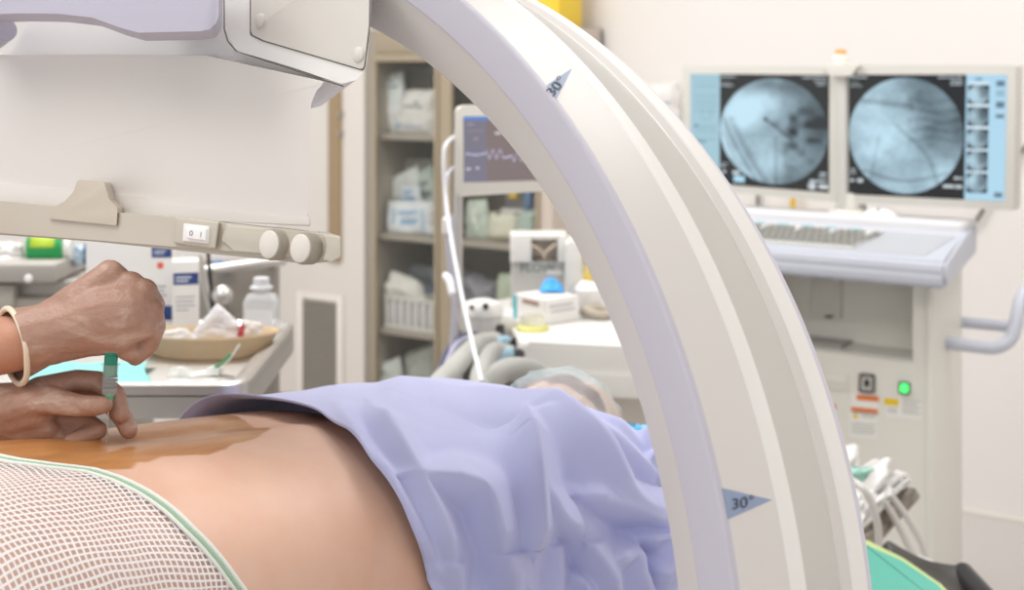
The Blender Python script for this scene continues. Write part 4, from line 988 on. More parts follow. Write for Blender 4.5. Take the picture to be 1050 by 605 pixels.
cb_('film_bag', [(388, 404), (415, 406), (410, 366), (391, 372)], .06, .05, 'c4cbc3', 'pale green bag at the left of the bottom of the cabinet', [], 30, .01)
cb_('film_bag', [(408, 404), (448, 408), (446, 352), (418, 362)], .12, .05, 'aeb2a8', 'grey bag leaning at the right of the bottom of the cabinet', [], 31, .012)
cb_('film_bag', [(478, 246), (506, 246), (498, 204), (480, 205)], .10, .05, 'bcc9ba', 'pale green bag under the patient monitor, left on the right-hand shelf', [(.4, .4, .6, .8, 'd9dfd6')], 32, .01)
cb_('film_bag', [(530, 246), (552, 248), (550, 216), (534, 216)], .07, .05, 'aabdb0', 'green-grey bag at the right end of the right-hand shelf', [], 33, .008)
cb_('paper_box', [(502, 246), (534, 247), (536, 217), (503, 217)], .10, .07, 'd3d2bd', 'cream box with two dark holes on the right-hand shelf', [(.3, .88, .4, .97, '3a3833'), (.85, .9, .95, .98, '3a3833')], 34, .002, 'box')
cb_('tubing_bag', [(466, 338), (514, 345), (512, 290), (468, 272)], .14, .10, '8b8a92', 'grey bag of coiled tubing in the right half of the cabinet', [(.1, .3, .85, .4, '6c6d7c'), (.2, .6, .8, .66, '75758a')], 35, .025)
cb_('film_bag', [(508, 345), (534, 348), (530, 280), (512, 280)], .08, .06, 'aeb8a2', 'moss green bag beside the coiled tubing', [], 36, .01)
# dark organiser above the cream box
oz = RM.pix(530, 216, YC+.12)
og = empty('organiser_rack', Fr(RM.wld((RM.pix(514, 216, YC+.16).x, YC+.18, shz[1]+.0)), RM.X), 'dark rack with yellow and blue items behind the cream box', 'rack')
hh = RM.pix(530, 200, YC+.18).z-shz[1]
box('rack_body', (0, 0, 0), (.15, .08, hh), mat('rack_grey', '6d6a6a', .5), og); box('white_ledge', (-.01, -.01, hh*.55), (.16, .0, hh*.68), M['white'], og)
box('yellow_item', (.03, -.015, hh*.92), (.065, .03, hh*1.12), mat('yellow_plastic', 'e6c534', .4), og); box('blue_item', (.105, -.02, hh*.7), (.13, .02, hh*1.12), mat('blue_plastic', '5b82ad', .4), og)
# ================================================================== anaesthesia machine
AZ = .83; AO = Vector((.12, 3.0, 0))
am = empty('anaesthesia_machine', Fr(AO, (1, 0, 0)), 'white anaesthesia machine with worktop and upright panel behind the patient', 'medical machine')
aw = mat('machine_white', 'e6e4e0', .35, var=.01); ag = mat('machine_grey', 'bfbdb9', .42, var=.02); ad_ = mat('machine_dark_grey', '8f8d88', .5)
def az_(px, py, z=AZ): return W0.pixz(px, py, z)
o1 = [az_(532, 350), az_(690, 358), az_(690, 306), az_(507, 306)]
loft_z('worktop', fillet([(q.x, q.y) for q in o1], [.03, .02, .02, .03], 5), AZ-.055, AZ, aw, am, .012, AO)
f2 = [az_(533, 352), az_(690, 360), az_(690, 312), az_(515, 311)]
loft_z('worktop_skirt', fillet([(q.x, q.y+.012) for q in f2], .015, 4), AZ-.105, AZ-.056, aw, am, .006, AO)
def ab_(name, x0, y0, x1, y1, Y0, Y1, m, parent=am, bev=.006): return bb_(name, x0, y0, x1, y1, Y0, Y1, m, parent, bev, AO)
ab_('machine_body', 546, 381, 700, 402, 2.93, 3.45, ag); ab_('drawer_gap', 600, 398, 700, 404, 2.99, 3.4, ad_)
ab_('drawer', 602, 403, 700, 440, 2.97, 3.44, mat('drawer_cream', 'ddd6cc', .45)); ab_('column', 575, 402, 601, 655, 3.0, 3.42, mat('column_taupe', 'a69d90', .5))
ab_('lower_body', 602, 441, 700, 655, 2.99, 3.42, ag)
for xx in (560, 690): lathe('wheel', [(.0, -.02), (.05, -.02), (.055, 0), (.05, .02), (.0, .02)], M['black'], am, 16, along(Vector((at(xx, 500, 3.1).x, 3.1, .055))-AO, Vector((at(xx, 500, 3.1).x+1, 3.1, .055))-AO))
# upright panel with cut-out and lettering
YP = 3.31
up_ = ab_('upright_panel', 524, 268, 597, 330, YP, YP+.10, ag, am, .006)
def px2(px, py, Y): q = at(px, py, Y)-AO; return (q.x, q.z)
bm = bmesh.new()
for a in ([(523, 241), (545, 241), (545, 269), (523, 269)], [(572, 241), (581, 241), (581, 269), (572, 269)], [(545, 241), (572, 241), (572, 246), (545, 246)]):
    prism_bm(bm, [px2(x, y, YP-.02) for x, y in a][::-1], YP-.02-AO.y, YP+.08-AO.y, .003, 2)
fin('white_head', bm, aw, up_)
ab_('recess', 544, 245, 573, 266, YP+.03, YP+.08, mat('recess_beige', 'b5a99c', .5), up_)
for pts in ([(545, 252, 3.27), (552, 255, 3.27), (557, 261, 3.27)], [(571, 250, 3.27), (564, 255, 3.27), (558, 261, 3.27)], [(558, 261, 3.27), (558, 266, 3.27)]): tube('cable_clip', [at(*q)-AO for q in pts], .004, mat('tan_clip', 'b8a695', .5), up_, 8)
q = at(551, 275, YP-.003)-AO
text('lettering', 'FLOW', .030, mat('grey_green_lettering', '6f7f7c', .5), up_, lambda a, b_, q=q: Vector((q.x+a, q.y, q.z+b_)))
ab_('white_tab', 561, 277, 577, 282, YP-.004, YP, aw, up_, .001)
bm = bmesh.new(); prism_bm(bm, [(a.x, a.y) for a in fillet([px2(579, 330, 3.27), px2(598, 330, 3.27), px2(597, 262, 3.27), px2(594, 248, 3.27), px2(580, 246, 3.27)], [0, 0, .03, .03, .01], 5)], 3.26-AO.y, 3.38-AO.y, .01, 3); fin('rounded_post', bm, aw, am)
# pole, hoses, absorber
yb = 3.0
vd = lathe('absorber_canister', [(.0, 0), (.040, 0), (.043, .006), (.043, .045), (.042, .05), (.0, .05)], mat('canister_grey', 'c4c2c0', .35), am, 28, Matrix.Translation(at(495, 346, yb)-AO))
lathe('absorber_dome', [(.043, .05), (.046, .052), (.046, .066), (.038, .078), (.018, .084), (.0, .085)], aw, am, 28, Matrix.Translation(at(495, 346, yb)-AO))
for px_, py_, r in ((484, 316, .005), (498, 315, .007)):
    a = at(px_, py_, yb-.050)-AO; lathe('black_port', [(.0, 0), (r, 0), (r, .014), (.0, .014)], M['black'], am, 14, along(a, a+Vector((0, -1, .35))))
tube('bracket_arm', [at(500, 338, 3.05)-AO, at(520, 338, 3.08)-AO, at(536, 345, 3.12)-AO], .03, ag, am, 16)
tube('black_bracket', [at(512, 334, 2.98)-AO, at(513, 347, 2.97)-AO, at(520, 351, 2.96)-AO, at(528, 352, 2.95)-AO], .012, M['black'], am, 10)
tube('black_fitting', [at(521, 365, 2.8)-AO, at(532, 364, 2.85)-AO], .014, M['black'], am, 12)
blt = mat('pale_blue_connector', '9fc3d6', .4)
tube('blue_connector', [at(505, 370, 2.76)-AO, at(512, 364, 2.77)-AO, at(522, 362, 2.8)-AO], .013, blt, am, 12, 3)
tube('blue_connector', [at(506, 354, 2.86)-AO, at(514, 349, 2.88)-AO, at(520, 348, 2.92)-AO], .009, blt, am, 12, 3)
def hose(name, pts, r, m, parent, o, rib=.006, amp=.12):
    sp = spline(pts, 26); L = 0; rr_ = []
    for i, p_ in enumerate(sp):
        if i: L += (p_-sp[i-1]).length
        rr_.append(r*(1+amp*math.sin(L/rib*PI)))
    bm = bmesh.new(); tube_bm(bm, [p_-o for p_ in sp], rr_, 14); return fin(name, bm, m, parent, 80)
hm_ = mat('corrugated_grey_hose', 'bdbdb8', .45, alpha=.92)
hose('breathing_hose', [at(508, 350, 2.9), at(492, 352, 2.8), at(478, 364, 2.62), at(462, 382, 2.4), at(445, 400, 2.2)], .018, hm_, am, AO)
hose('breathing_hose', [at(522, 362, 2.85), at(506, 360, 2.75), at(497, 372, 2.6), at(492, 385, 2.4), at(492, 402, 2.2)], .016, hm_, am, AO)
tube('dark_cable', [at(*q)-AO for q in ((448, 392, 2.7), (455, 368, 2.75), (467, 350, 2.8), (485, 343, 2.85), (497, 350, 2.85))], .007, mat('indigo_cable', '4d4d66', .5), am, 10, 6)
tube('pale_cable', [at(*q)-AO for q in ((452, 395, 2.65), (460, 368, 2.7), (472, 350, 2.75), (490, 347, 2.8), (500, 360, 2.8))], .006, mat('lilac_cable', 'a9aac0', .5), am, 10, 6)
tube('grey_arch', [at(*q)-AO for q in ((500, 398, 2.3), (512, 383, 2.32), (530, 378, 2.35), (548, 382, 2.4), (560, 395, 2.4))], .020, mat('arch_grey', 'a9a9a5', .5), am, 14, 6)
# patient monitor and its pole
pm = empty('patient_monitor', Fr(at(510, 205, 2.75), (1, 0, 0)), 'cream patient monitor showing a wavy trace, half hidden by the C-arm', 'monitor')
MO = at(510, 205, 2.75)
def mp_(px, py, Y=2.75): q = at(px, py, Y)-MO; return (q.x, q.z)
mc = mat('monitor_cream', 'e3dfd6', .4)
bm = bmesh.new(); prism_bm(bm, [(a.x, a.y) for a in fillet([mp_(466, 202), mp_(590, 194), mp_(590, 106), mp_(466, 109)], .014, 5)], 0, .07, .006, 3); fin('monitor_housing', bm, mc, pm)
def screen(name, corners, parent, rgbfn, nu=200, nv=160, m=SCREEN):
    P = np.zeros((nv, nu, 3)); c = [np.array(q) for q in corners]
    U, V = np.meshgrid(np.linspace(0, 1, nu), np.linspace(0, 1, nv)); U3, V3 = U[..., None], V[..., None]
    P = (c[0]*(1-U3)+c[1]*U3)*(1-V3)+(c[3]*(1-U3)+c[2]*U3)*V3
    o = grid_mesh(name, P, m, parent); paint(o, rgbfn(U, V).reshape(-1, 3)); return o
def pmrgb(U, V):
    C = np.ones(U.shape+(3,))*lin('796b6a'); C[U < .22] = lin('73707f')
    C[(V > .94)] = lin('5d7fc0')
    def seg(u0, u1, f, col, w_=.012):
        m = (U > u0) & (U < u1) & (np.abs(V-f(U)) < w_); C[m] = lin(col)
    seg(.02, .22, lambda u: .42+.01*np.sin(u*40), 'b9b4cc'); seg(.22, .38, lambda u: .42+.06*np.sin(u*95), 'b5b2d0', .018); seg(.38, .46, lambda u: .37+.01*np.sin(u*60), 'b5b2d0', .014)
    seg(.46, .66, lambda u: .38+.07*np.sin(u*88), 'b5b2d0', .018); seg(.3, .36, lambda u: .74+0*u, 'c9c3c3', .02); seg(.03, .07, lambda u: .20+0*u, 'c9c3cf', .015); seg(.12, .15, lambda u: .21+0*u, 'd9d3df', .015)
    seg(.04, .1, lambda u: .88+0*u, 'a59ea0', .012); seg(.04, .2, lambda u: .78+0*u, '8a8084', .008); seg(.1, .14, lambda u: .66+0*u, 'b59e90', .012)
    return C
def m3(px, py, Y, o): q = at(px, py, Y)-o; return (q.x, q.y, q.z)
screen('monitor_screen', [m3(475.5, 187, 2.749, MO), m3(583, 184, 2.749, MO), m3(583, 118, 2.749, MO), m3(475, 119.5, 2.749, MO)], pm, pmrgb)
tube('stand_pole', [at(470, 132, 2.84)-MO, at(470, 300, 2.84)-MO, Vector((at(470, 300, 2.84).x, 2.84, .02))-MO], .009, M['steel'], pm, 12)
lathe('stand_foot', [(.0, 0), (.13, 0), (.13, .015), (.02, .03), (.0, .03)], M['steel'], pm, 24, Matrix.Translation(Vector((at(470, 300, 2.84).x, 2.84, 0))-MO))
pmn = empty('monitoring_lines', Fr(Vector((at(460, 300, 2.7).x, 2.7, 0)), (1, 0, 0)), 'bundle of white monitoring lines falling beside the patient monitor', 'tubing'); PO = Vector((at(460, 300, 2.7).x, 2.7, 0))
wl_ = mat('white_line', 'e6e6ea', .4); wg = mat('grey_line', 'b9b8c4', .4)
tube('white_line', [at(*q)-PO for q in ((470, 138, 2.78), (459, 146, 2.72), (455, 160, 2.7), (457, 200, 2.68), (462, 240, 2.6), (473, 300, 2.45), (484, 350, 2.3), (494, 392, 2.1))], .0042, wl_, pmn, 10, 6)
tube('white_line', [at(*q)-PO for q in ((470, 170, 2.8), (460, 178, 2.75), (457, 200, 2.72), (459, 250, 2.7), (462, 290, 2.7), (468, 330, 2.7))], .0045, wg, pmn, 10, 6)
tube('grey_line', [at(*q)-PO for q in ((463, 220, 2.76), (466, 300, 2.76), (464, 350, 2.76), (458, 420, 2.76))], .006, wg, pmn, 10, 6)
rbox('line_clamp', m3(453, 240, 2.66, PO), m3(463, 222, 2.70, PO), M['white'], pmn, bev=.004)
tube('white_hook', [at(*q)-PO for q in ((457, 283, 2.65), (461, 288, 2.62), (464, 302, 2.6))], .008, wl_, pmn, 10, 4)
# things on the worktop
p = az_(560, 334); gb_ = empty('glove_box', Fr(p, (1, 0, 0)), 'white carton with a brown stripe and blue tissue on the machine worktop', 'box')
def on(px, py): q = az_(px, py); return Vector((q.x-p.x, q.y-p.y, 0))
A_, B_, C_, D_ = on(527, 326), on(558, 334), on(594, 328), on(562, 321)
hgt = 26*p.y/F; bm = bmesh.new()
vs = [bm.verts.new((q.x, q.y, z)) for z in (0, hgt) for q in (A_, B_, C_, D_)]
for f_ in ((0, 1, 5, 4), (1, 2, 6, 5), (2, 3, 7, 6), (3, 0, 4, 7), (4, 5, 6, 7), (3, 2, 1, 0)): bm.faces.new([vs[k] for k in f_])
bmesh.ops.bevel(bm, geom=bm.edges[:], offset=.002, segments=2, affect='EDGES'); fin('carton', bm, boxw, gb_)
def side_strip(name, a, b_, u0, u1, z0_, z1_, m):
    d = b_-a; nrm = Vector((d.y, -d.x, 0)).normalized()*.0012; bm = bmesh.new(); q0 = a+d*u0+nrm; q1 = a+d*u1+nrm
    vs = [bm.verts.new((q.x, q.y, z)) for q, z in ((q0, z0_), (q1, z0_), (q1, z1_), (q0, z1_))]+[bm.verts.new((q.x-nrm.x*1.2, q.y-nrm.y*1.2, z)) for q, z in ((q0, z0_), (q1, z0_), (q1, z1_), (q0, z1_))]
    for f_ in ((0, 1, 2, 3), (7, 6, 5, 4), (0, 4, 5, 1), (1, 5, 6, 2), (2, 6, 7, 3), (3, 7, 4, 0)): bm.faces.new([vs[k] for k in f_])
    fin(name, bm, m, gb_)
side_strip('brown_stripe', A_, B_, .30, .82, hgt*.70, hgt*.88, mat('brown_print', 'a5877c', .5)); side_strip('grey_print', B_, C_, .15, .8, hgt*.68, hgt*.74, txt); side_strip('grey_print', B_, C_, .2, .85, hgt*.48, hgt*.53, txt)
side_strip('teal_strip', A_, B_, -.02, .10, 0, hgt*.95, mat('teal_tape', '5ab9c4', .4))
e = empty('blue_glove', Fr(p+Vector((0, 0, hgt+.001)), (1, 0, 0)), 'crumpled bright blue glove lying on the white carton', 'glove')
P = np.zeros((16, 22, 3)); cc = (on(557, 322)+on(575, 326))/2
for i in range(16):
    for j in range(22):
        u, v = j/21, i/15; P[i, j] = (cc.x-.028+.056*u, cc.y-.03+.06*v, .003+.022*math.sin(u*PI)*math.sin(v*PI)*(1.1+noise.noise(Vector((u*6, v*5, 3)))))
grid_mesh('glove_rubber', P, mat('bright_blue_nitrile', '3aa5ee', .45), e, thick=.001)
q = az_(546, 338); cu = empty('specimen_cup', Fr(q, (1, 0, 0)), 'small clear cup with yellow ring on the machine worktop', 'cup')
lathe('cup_body', [(.0, .004), (.026, .004), (.029, .032), (.028, .032), (.024, .006), (.0, .006)], mat('cup_clear', 'ece9e2', .2, alpha=.5), cu, 24)
lathe('yellow_ring', [(.0, 0), (.036, 0), (.037, .005), (.030, .010), (.0, .009)], mat('yellow_rubber', 'd9d77a', .5), cu, 24)
q = az_(604, 322); pb_ = empty('pump_bottle', Fr(q, (1, 0, 0)), 'white bottle with yellow cap beside the upright panel', 'bottle')
lathe('bottle_body', [(.0, 0), (.032, 0), (.034, .006), (.034, .06), (.02, .078), (.014, .082), (.0, .082)], M['white'], pb_, 24)
lathe('yellow_cap', [(.0, .08), (.016, .08), (.016, .092), (.011, .100), (.011, .115), (.0, .115)], mat('ochre_cap', 'd8bd62', .5), pb_, 18)
q = az_(589, 320); vb_ = empty('vial', Fr(q, (1, 0, 0)), 'small clear vial with green base beside the white carton', 'vial')
lathe('vial_glass', [(.0, .006), (.010, .006), (.010, .045), (.0, .046)], mat('vial_blue', '9db9cf', .2, alpha=.7), vb_, 14); lathe('green_base', [(.0, 0), (.022, 0), (.022, .006), (.012, .010), (.0, .010)], mat('green_plastic', '6aa777', .5), vb_, 18)
q = az_(615, 326); st_ = empty('instrument_holder', Fr(q, (1, 0, 0)), 'small taupe tangle of tubing on the worktop near the C-arm', 'holder')
tube('tubing', [(-.04, -.01, .012), (-.01, .02, .02), (.03, .0, .012), (.0, -.03, .012), (-.035, .0, .018), (.02, .03, .014)], .010, mat('taupe_tubing', 'b3a999', .5), st_, 10, 6)
# wall-mounted things seen past the top of the arc
def wbox(name, x0, y0, x1, y1, dep, m, label, cat, part):
    a = RM.pix(x0, y1, -dep); b_ = RM.pix(x1, y0, -dep); e = empty(name, Fr(RM.wld((a.x, -.001, a.z)), RM.X), label, cat)
    box(part, (0, -dep, 0), (b_.x-a.x, 0, b_.z-a.z), m, e, bev=.006); return e, b_.x-a.x, b_.z-a.z
q0 = RM.pix(536, 20, YC+.1); q1 = RM.pix(573, 20, YC+.1)
e = empty('sharps_bin', Fr(RM.wld((q0.x, YC+.1, TOPZ+.001)), RM.X), 'bright yellow bin on top of the supply cabinet at the top edge of the picture', 'bin')
box('bin_body', (0, 0, 0), (q1.x-q0.x, .16, .17), mat('bin_yellow', 'f2cf3a', .45), e, bev=.006)
box('bin_lid', (-.006, -.006, .171), (q1.x-q0.x+.006, .166, .19), mat('bin_red', 'c8473a', .45), e)
sw = wbox('wall_shelf', 640, 128, 700, 135, .22, M['white'], 'white wall shelf beside the double monitor', 'shelf', 'shelf_board')[0]
RS = RM.pix(670, 128, -.11)
bag('supply_pack', RM, [(648, 128), (697, 130), (697, 84), (652, 84)], -.12, .12, 'ece9e6', 'white printed pack of supplies on the wall shelf behind the C-arm', 'packet', None, [(.2, .25, .35, .32, '9fb2c4'), (.55, .2, .7, .3, '8fa3b8'), (.8, .5, .95, .56, '6f8296'), (.3, .6, .45, .66, 'c9bfa8')], 41, .012)
bag('blue_packet', RM, [(690, 140), (703, 141), (703, 132), (690, 132)], -.23, .02, '6f73a8', 'small violet-blue item just left of the double monitor', 'packet', None, [], 42, .002)
# ================================================================== fluoroscopy workstation
YM = -1.07
ks = empty('imaging_workstation', Fr(RM.wld((0, -1.2, 0)), RM.X), 'cream imaging workstation with two x-ray monitors and a keyboard', 'medical machine')
KO = Vector((0, -1.2, 0))
def kp(px, py, yl): return RM.pix(px, py, yl)-KO
def kxz(px, py, yl): q = kp(px, py, yl); return (q.x, q.z)
kc = mat('workstation_cream', 'e0ddd5', .42, var=.012); kg = mat('recess_grey', 'e4e1d8', .5, var=.02); kl = mat('grey_lavender_trim', 'c3c6d1', .45, var=.012); kw = mat('deck_white', 'dddcde', .4, var=.01)
def kprism(name, px, yl, y1, m, parent=ks, bev=.004, r=.004, seg=3):
    return prism(name, [(a.x, a.y) for a in fillet([kxz(a, b_, yl) for a, b_ in px], r, 4)], yl-KO.y, y1-KO.y, m, parent, bev, seg)
# front with an opening: four members round the recess
YFm = -1.30; X0 = kp(690, 300, YFm).x; X1 = kp(956, 300, YFm).x; R0 = kp(778, 300, YFm).x; R1 = kp(936, 300, YFm).x
ZT = kp(956, 280, YFm).z; RZ1 = kp(860, 281, YFm).z; RZ0 = kp(860, 362, YFm).z; yf = YFm-KO.y; yb_ = -1.09-KO.y
bd_ = None
bm = bmesh.new()
box_bm(bm, (X0, yf, RZ1), (X1, yb_, ZT), 0); box_bm(bm, (X0, yf, .16), (X1, yb_, RZ0), 0); box_bm(bm, (X0, yf, RZ0), (R0, yb_, RZ1), 0); box_bm(bm, (R1, yf, RZ0), (X1, yb_, RZ1), 0)
bmesh.ops.remove_doubles(bm, verts=bm.verts, dist=.0005)
cbd = fin('cabinet_body', bm, kc, ks)
box('corner_post', (X1-.012, yf-.012, .16), (X1+.006, yb_, ZT-.005), kc, ks, bev=.008, seg=3)
box('recess_back', (R0-.01, yf+.12, RZ0-.01), (R1+.01, yf+.13, RZ1+.01), kg, ks, bev=0)
box('recess_shelf', (R0, yf+.004, RZ0-.0), (R1, yf+.12, RZ0+.004), kg, ks, bev=0)
kprism('recess_door', [(832, 327), (862, 327), (862, 286), (832, 286)], YFm+.112, YFm+.119, mat('recess_door_grey', 'd6d3ca', .5), ks, .003, .002)
kprism('latch', [(846, 326), (854, 326), (854, 323.5), (846, 323.5)], YFm+.109, YFm+.112, M['ink'], ks, .001, 0)
box('disc_tray', (R0+.03, yf+.03, RZ0+.004), (R0+.2, yf+.11, RZ0+.012), mat('tray_grey', 'a7a59f', .4, var=.1, vs=60), ks, bev=.003)
box('base_plinth', (X0+.02, yf+.01, .075), (X1-.02, yb_+.1, .16), kl, ks, bev=.01)
for xx in (X0+.06, X1-.07):
    for yy in (yf+.06, yb_+.04): lathe('wheel', [(.0, -.018), (.036, -.018), (.04, 0), (.036, .018), (.0, .018)], M['black'], ks, 16, along((xx-.01, yy, .041), (xx+1, yy, .041)))
# sloping keyboard deck
def dk_(px, py, yl): return kp(px, py, yl)
fl_, fr_ = dk_(690, 248, -1.40), dk_(966, 268, -1.40); bl_, br_ = dk_(690, 213, -1.0), dk_(1001, 232, -1.0)
zf = fr_.z; zb = (br_.z+bl_.z)/2; xl = X0-.03; xr = fr_.x+.01
def deckz(y): yy = y+KO.y; return zf+(zb-zf)*((yy+1.40)/.40)
bm = bmesh.new(); xr2 = xr
for (ya, yb2, xa_, xb_) in ((-1.40, -1.0, xl, xr2),):
    prof_ = [(-1.40-KO.y, zf-.062), (-1.41-KO.y, zf-.03), (-1.40-KO.y, zf), (-1.12-KO.y, deckz(-1.12-KO.y)), (-1.11-KO.y, deckz(-1.11-KO.y)+.012), (-1.0-KO.y, zb+.014), (-.985-KO.y, zb-.01), (-1.0-KO.y, zb-.07)]
    A1 = [bm.verts.new((xa_, y, z)) for y, z in prof_]; A2 = [bm.verts.new((xb_, y, z)) for y, z in prof_]
    n = len(prof_); bm.faces.new(A1); bm.faces.new(A2[::-1])
    for i in range(n): bm.faces.new((A1[i], A2[i], A2[(i+1) % n], A1[(i+1) % n]))
bmesh.ops.bevel(bm, geom=bm.edges[:], offset=.012, segments=4, affect='EDGES', clamp_overlap=True)
for v in bm.verts: v.co.x -= .13*max(0, v.co.y-(-1.40-KO.y)) if v.co.x > 0 else 0
deck = fin('keyboard_deck', bm, kl, ks, 40)
rbox('rear_ledge', (xl+.004, -1.115-KO.y, zb-.03), (xr-.052, -.99-KO.y, zb+.019), kw, deck, bev=.008, seg=3)
def dpt(u, y, h): # u 0..1 across deck
    return Vector((xl+.01+(xr-xl-.02)*u, y-KO.y, deckz(y-KO.y)+h))
def quadbox(name, u0, u1, y0, y1, h0, h1, m, parent, bm_=None):
    bm = bm_ or bmesh.new(); c = [(u0, y0), (u1, y0), (u1, y1), (u0, y1)]
    a = [bm.verts.new(dpt(u, y, h0)) for u, y in c]; b_ = [bm.verts.new(dpt(u, y, h1)) for u, y in c]
    bm.faces.new(a[::-1]); bm.faces.new(b_)
    for i in range(4): bm.faces.new((a[i], a[(i+1) % 4], b_[(i+1) % 4], b_[i]))
    if bm_ is None: return fin(name, bm, m, parent)
quadbox('keyboard_well', .03, .93, -1.365, -1.135, -.002, .0015, mat('well_shadow_grey', 'b9bbc0', .5), deck)
kb = quadbox('keyboard', .05, .70, -1.355, -1.145, .0015, .006, mat('keyboard_pale', 'cfcfcb', .45), deck)
bm = bmesh.new()
for r in range(4):
    for k in range(26):
        u0 = .06+.64*k/26+(.004*r); y0 = -1.34+.042*r
        if r == 3 and k % 5 == 4: continue
        quadbox('', u0, u0+.64/26*.72, y0, y0+.030, .006, .011, None, None, bm)
fin('keys', bm, mat('key_grey', '94938d', .5, var=.1, vs=30), kb)
bm = bmesh.new()
for k in range(7):
    u0 = .08+.085*k; quadbox('', u0, u0+.035, -1.165, -1.152, .006, .009, None, None, bm)
fin('function_keys', bm, mat('pale_cyan_keys', '9fc9d3', .5), kb)
# monitors: double housing, join strip, mount, beacon
def monitor(px, sc, label_, fn, nu, nv):
    h_ = kprism('monitor', px, YM, YM+.06, mat('bezel_cream', 'cfccc5', .4, var=.01), ks, .004, .004)
    c = [tuple(kp(a, b_, YM-.0012)) for a, b_ in sc]
    screen('monitor_screen', c, h_, fn, nu, nv); return h_
def fluoro(U, V, cx_, cy_, rx, ry, seed, kind):
    nv, nu = U.shape; C = np.ones(U.shape+(3,))*lin('15181a')
    n = nrnd(nv, nu, 5, seed)*.5+nrnd(nv, nu, 11, seed+1)*.25+nrnd(nv, nu, 30, seed+2)*.15+nrnd(nv, nu, 60, seed+3)*.1
    D = ((U-cx_)/rx)**2+((V-cy_)/ry)**2; x = (U-cx_)/rx; y = (V-cy_)/ry
    g = .62+.25*(n-.5)*1.5
    if kind == 0:
        g += .10*(-x)-.05*y; g -= .26*np.exp(-((x-.85)/.28)**2-((y-.1)/.7)**2)*(.5+n); g -= .42*np.clip(nrnd(nv, nu, 16, 77)-.42, 0, 1)*np.exp(-((x-.55)/.45)**2-((y-.0)/.45)**2)*2.2; g += .12*np.exp(-((x+.45)/.5)**2-((y-.35)/.45)**2)
        g += .12*np.exp(-((x+.35)/.5)**2-((y-.4)/.3)**2); g -= .18*np.exp(-((x-.1)/.6)**2-((y-.85)/.15)**2)
        g -= .22*np.exp(-((x-.2)/.5)**2-((y+.95)/.22)**2); g += .1*(y < -.12)*(x > -.7)*(x < .2)*.4
        for off, a in ((0, .2), (.13, .18), (.2, .12)): g -= a*np.exp(-(((x+.93-off)-.55*np.maximum(0, -(y-.25))**1.3*.9)/.03)**2)*(y < .25)
        g += .25*((x+.95 < .30*np.maximum(0, -(y+.1)))*(y < -.1)*(y > -.55))
        l = np.abs((y-.18)+(x+.08)*.78); g -= .4*np.exp(-(l/.018)**2)*(x > -.18)*(x < .35)
        g -= .4*np.exp(-((x+.14)/.04)**2-((y-.22)/.035)**2)
        g -= .12*np.exp(-((x-.05)/.03)**2)*(y < -.1)
    else:
        g += .10; g -= .42*(1/(1+np.exp(-(x-.18+.10*y)*9)))*(1/(1+np.exp(-(y+.35)*6)))*.75
        g -= .16*np.exp(-((y-.52+.1*x)/.05)**2)*(x < .15); g += .10*np.exp(-((x+.5)/.3)**2-((y-.1)/.5)**2)
        for k in range(5): g -= .07*np.exp(-((y+.05-.16*k+.03*np.sin(x*9+k))/.03)**2)*(x > .05)
        g -= .12*np.exp(-((x*.95+y*.7-.05+.08*np.sin(y*5))/.04)**2)*(y < .2); g -= .14*np.exp(-((y+.66+.12*np.cos(x*2.6))/.03)**2)*(np.abs(x) < .75)
        g -= .08*np.exp(-(np.abs(x+.45-.2*y)/.03)**2)*(y < 0)
    g = np.clip((g-.5)*1.25+.56, .08, 1)[..., None]
    col = lin('2b3f49')*(1-g)**1.2+lin('b4d4e4')*g**1.5
    col = np.clip(lin('0e1a20')+ (lin('bcdcec')-lin('0e1a20'))*g**1.9, 0, 1)
    C[D < 1] = col[D < 1]
    return C
def words_(C, U, V, rows, col, seed=1):
    rs_ = np.random.RandomState(seed)
    for (u0, u1, v, h) in rows:
        u = u0
        while u < u1:
            w_ = rs_.uniform(.3, 1)*.035*(h/.012); m = (U >= u) & (U < min(u+w_, u1)) & (np.abs(V-v) < h/2); C[m] = lin(col); u += w_+.3*h
def left_rgb(U, V):
    C = np.ones(U.shape+(3,))*lin('9bbecb'); X = .225   # side panel width
    m = U >= X; U2 = (U-X)/(1-X)
    F_ = fluoro(U2, V, .50, .50, .495, .465, 4, 0); C[m] = F_[m]
    rows = [(.03, .2, .93-.045*k, .008) for k in (0, 1, 3, 4, 5, 6)]+[(.03, .2, v, .008) for v in (.52, .49, .46, .40)]
    words_(C, U, V, rows, '7fa1af', 3); words_(C, U, V, [(.03, .06, .52, .02), (.05, .12, .375, .018)], '4f6f7d', 4)
    d = np.hypot((U-.12)*1.1, V-.62); C[np.abs(d-.04) < .004] = lin('86a8b6')
    words_(C, U, V, [(.23, .34, .975, .010), (.23, .3, .92, .009), (.23, .32, .895, .009), (.82, .98, .975, .01), (.9, .98, .945, .01), (.92, .98, .92, .01)], 'b9c4c8', 5)
    words_(C, U, V, [(.23, .29, .19, .009), (.23, .27, .165, .009), (.24, .27, .115, .02), (.32, .37, .115, .03), (.94, .98, .16, .014), (.93, .98, .13, .014), (.87, .98, .09, .02)], 'c6d2d6', 6)
    m = (U > .33) & (U < .41) & (V > .03) & (V < .085); C[m] = lin('a9d3e8')
    m = (np.hypot((U-.885)*1.2, V-.045) < .035); C[m] = lin('d3d9dc'); m = np.abs(np.hypot((U-.885)*1.2, V-.045)-.024) < .004; C[m] = lin('59646b')
    words_(C, U, V, [(.93, .995, .045, .03)], 'd3d9dc', 8)
    return C
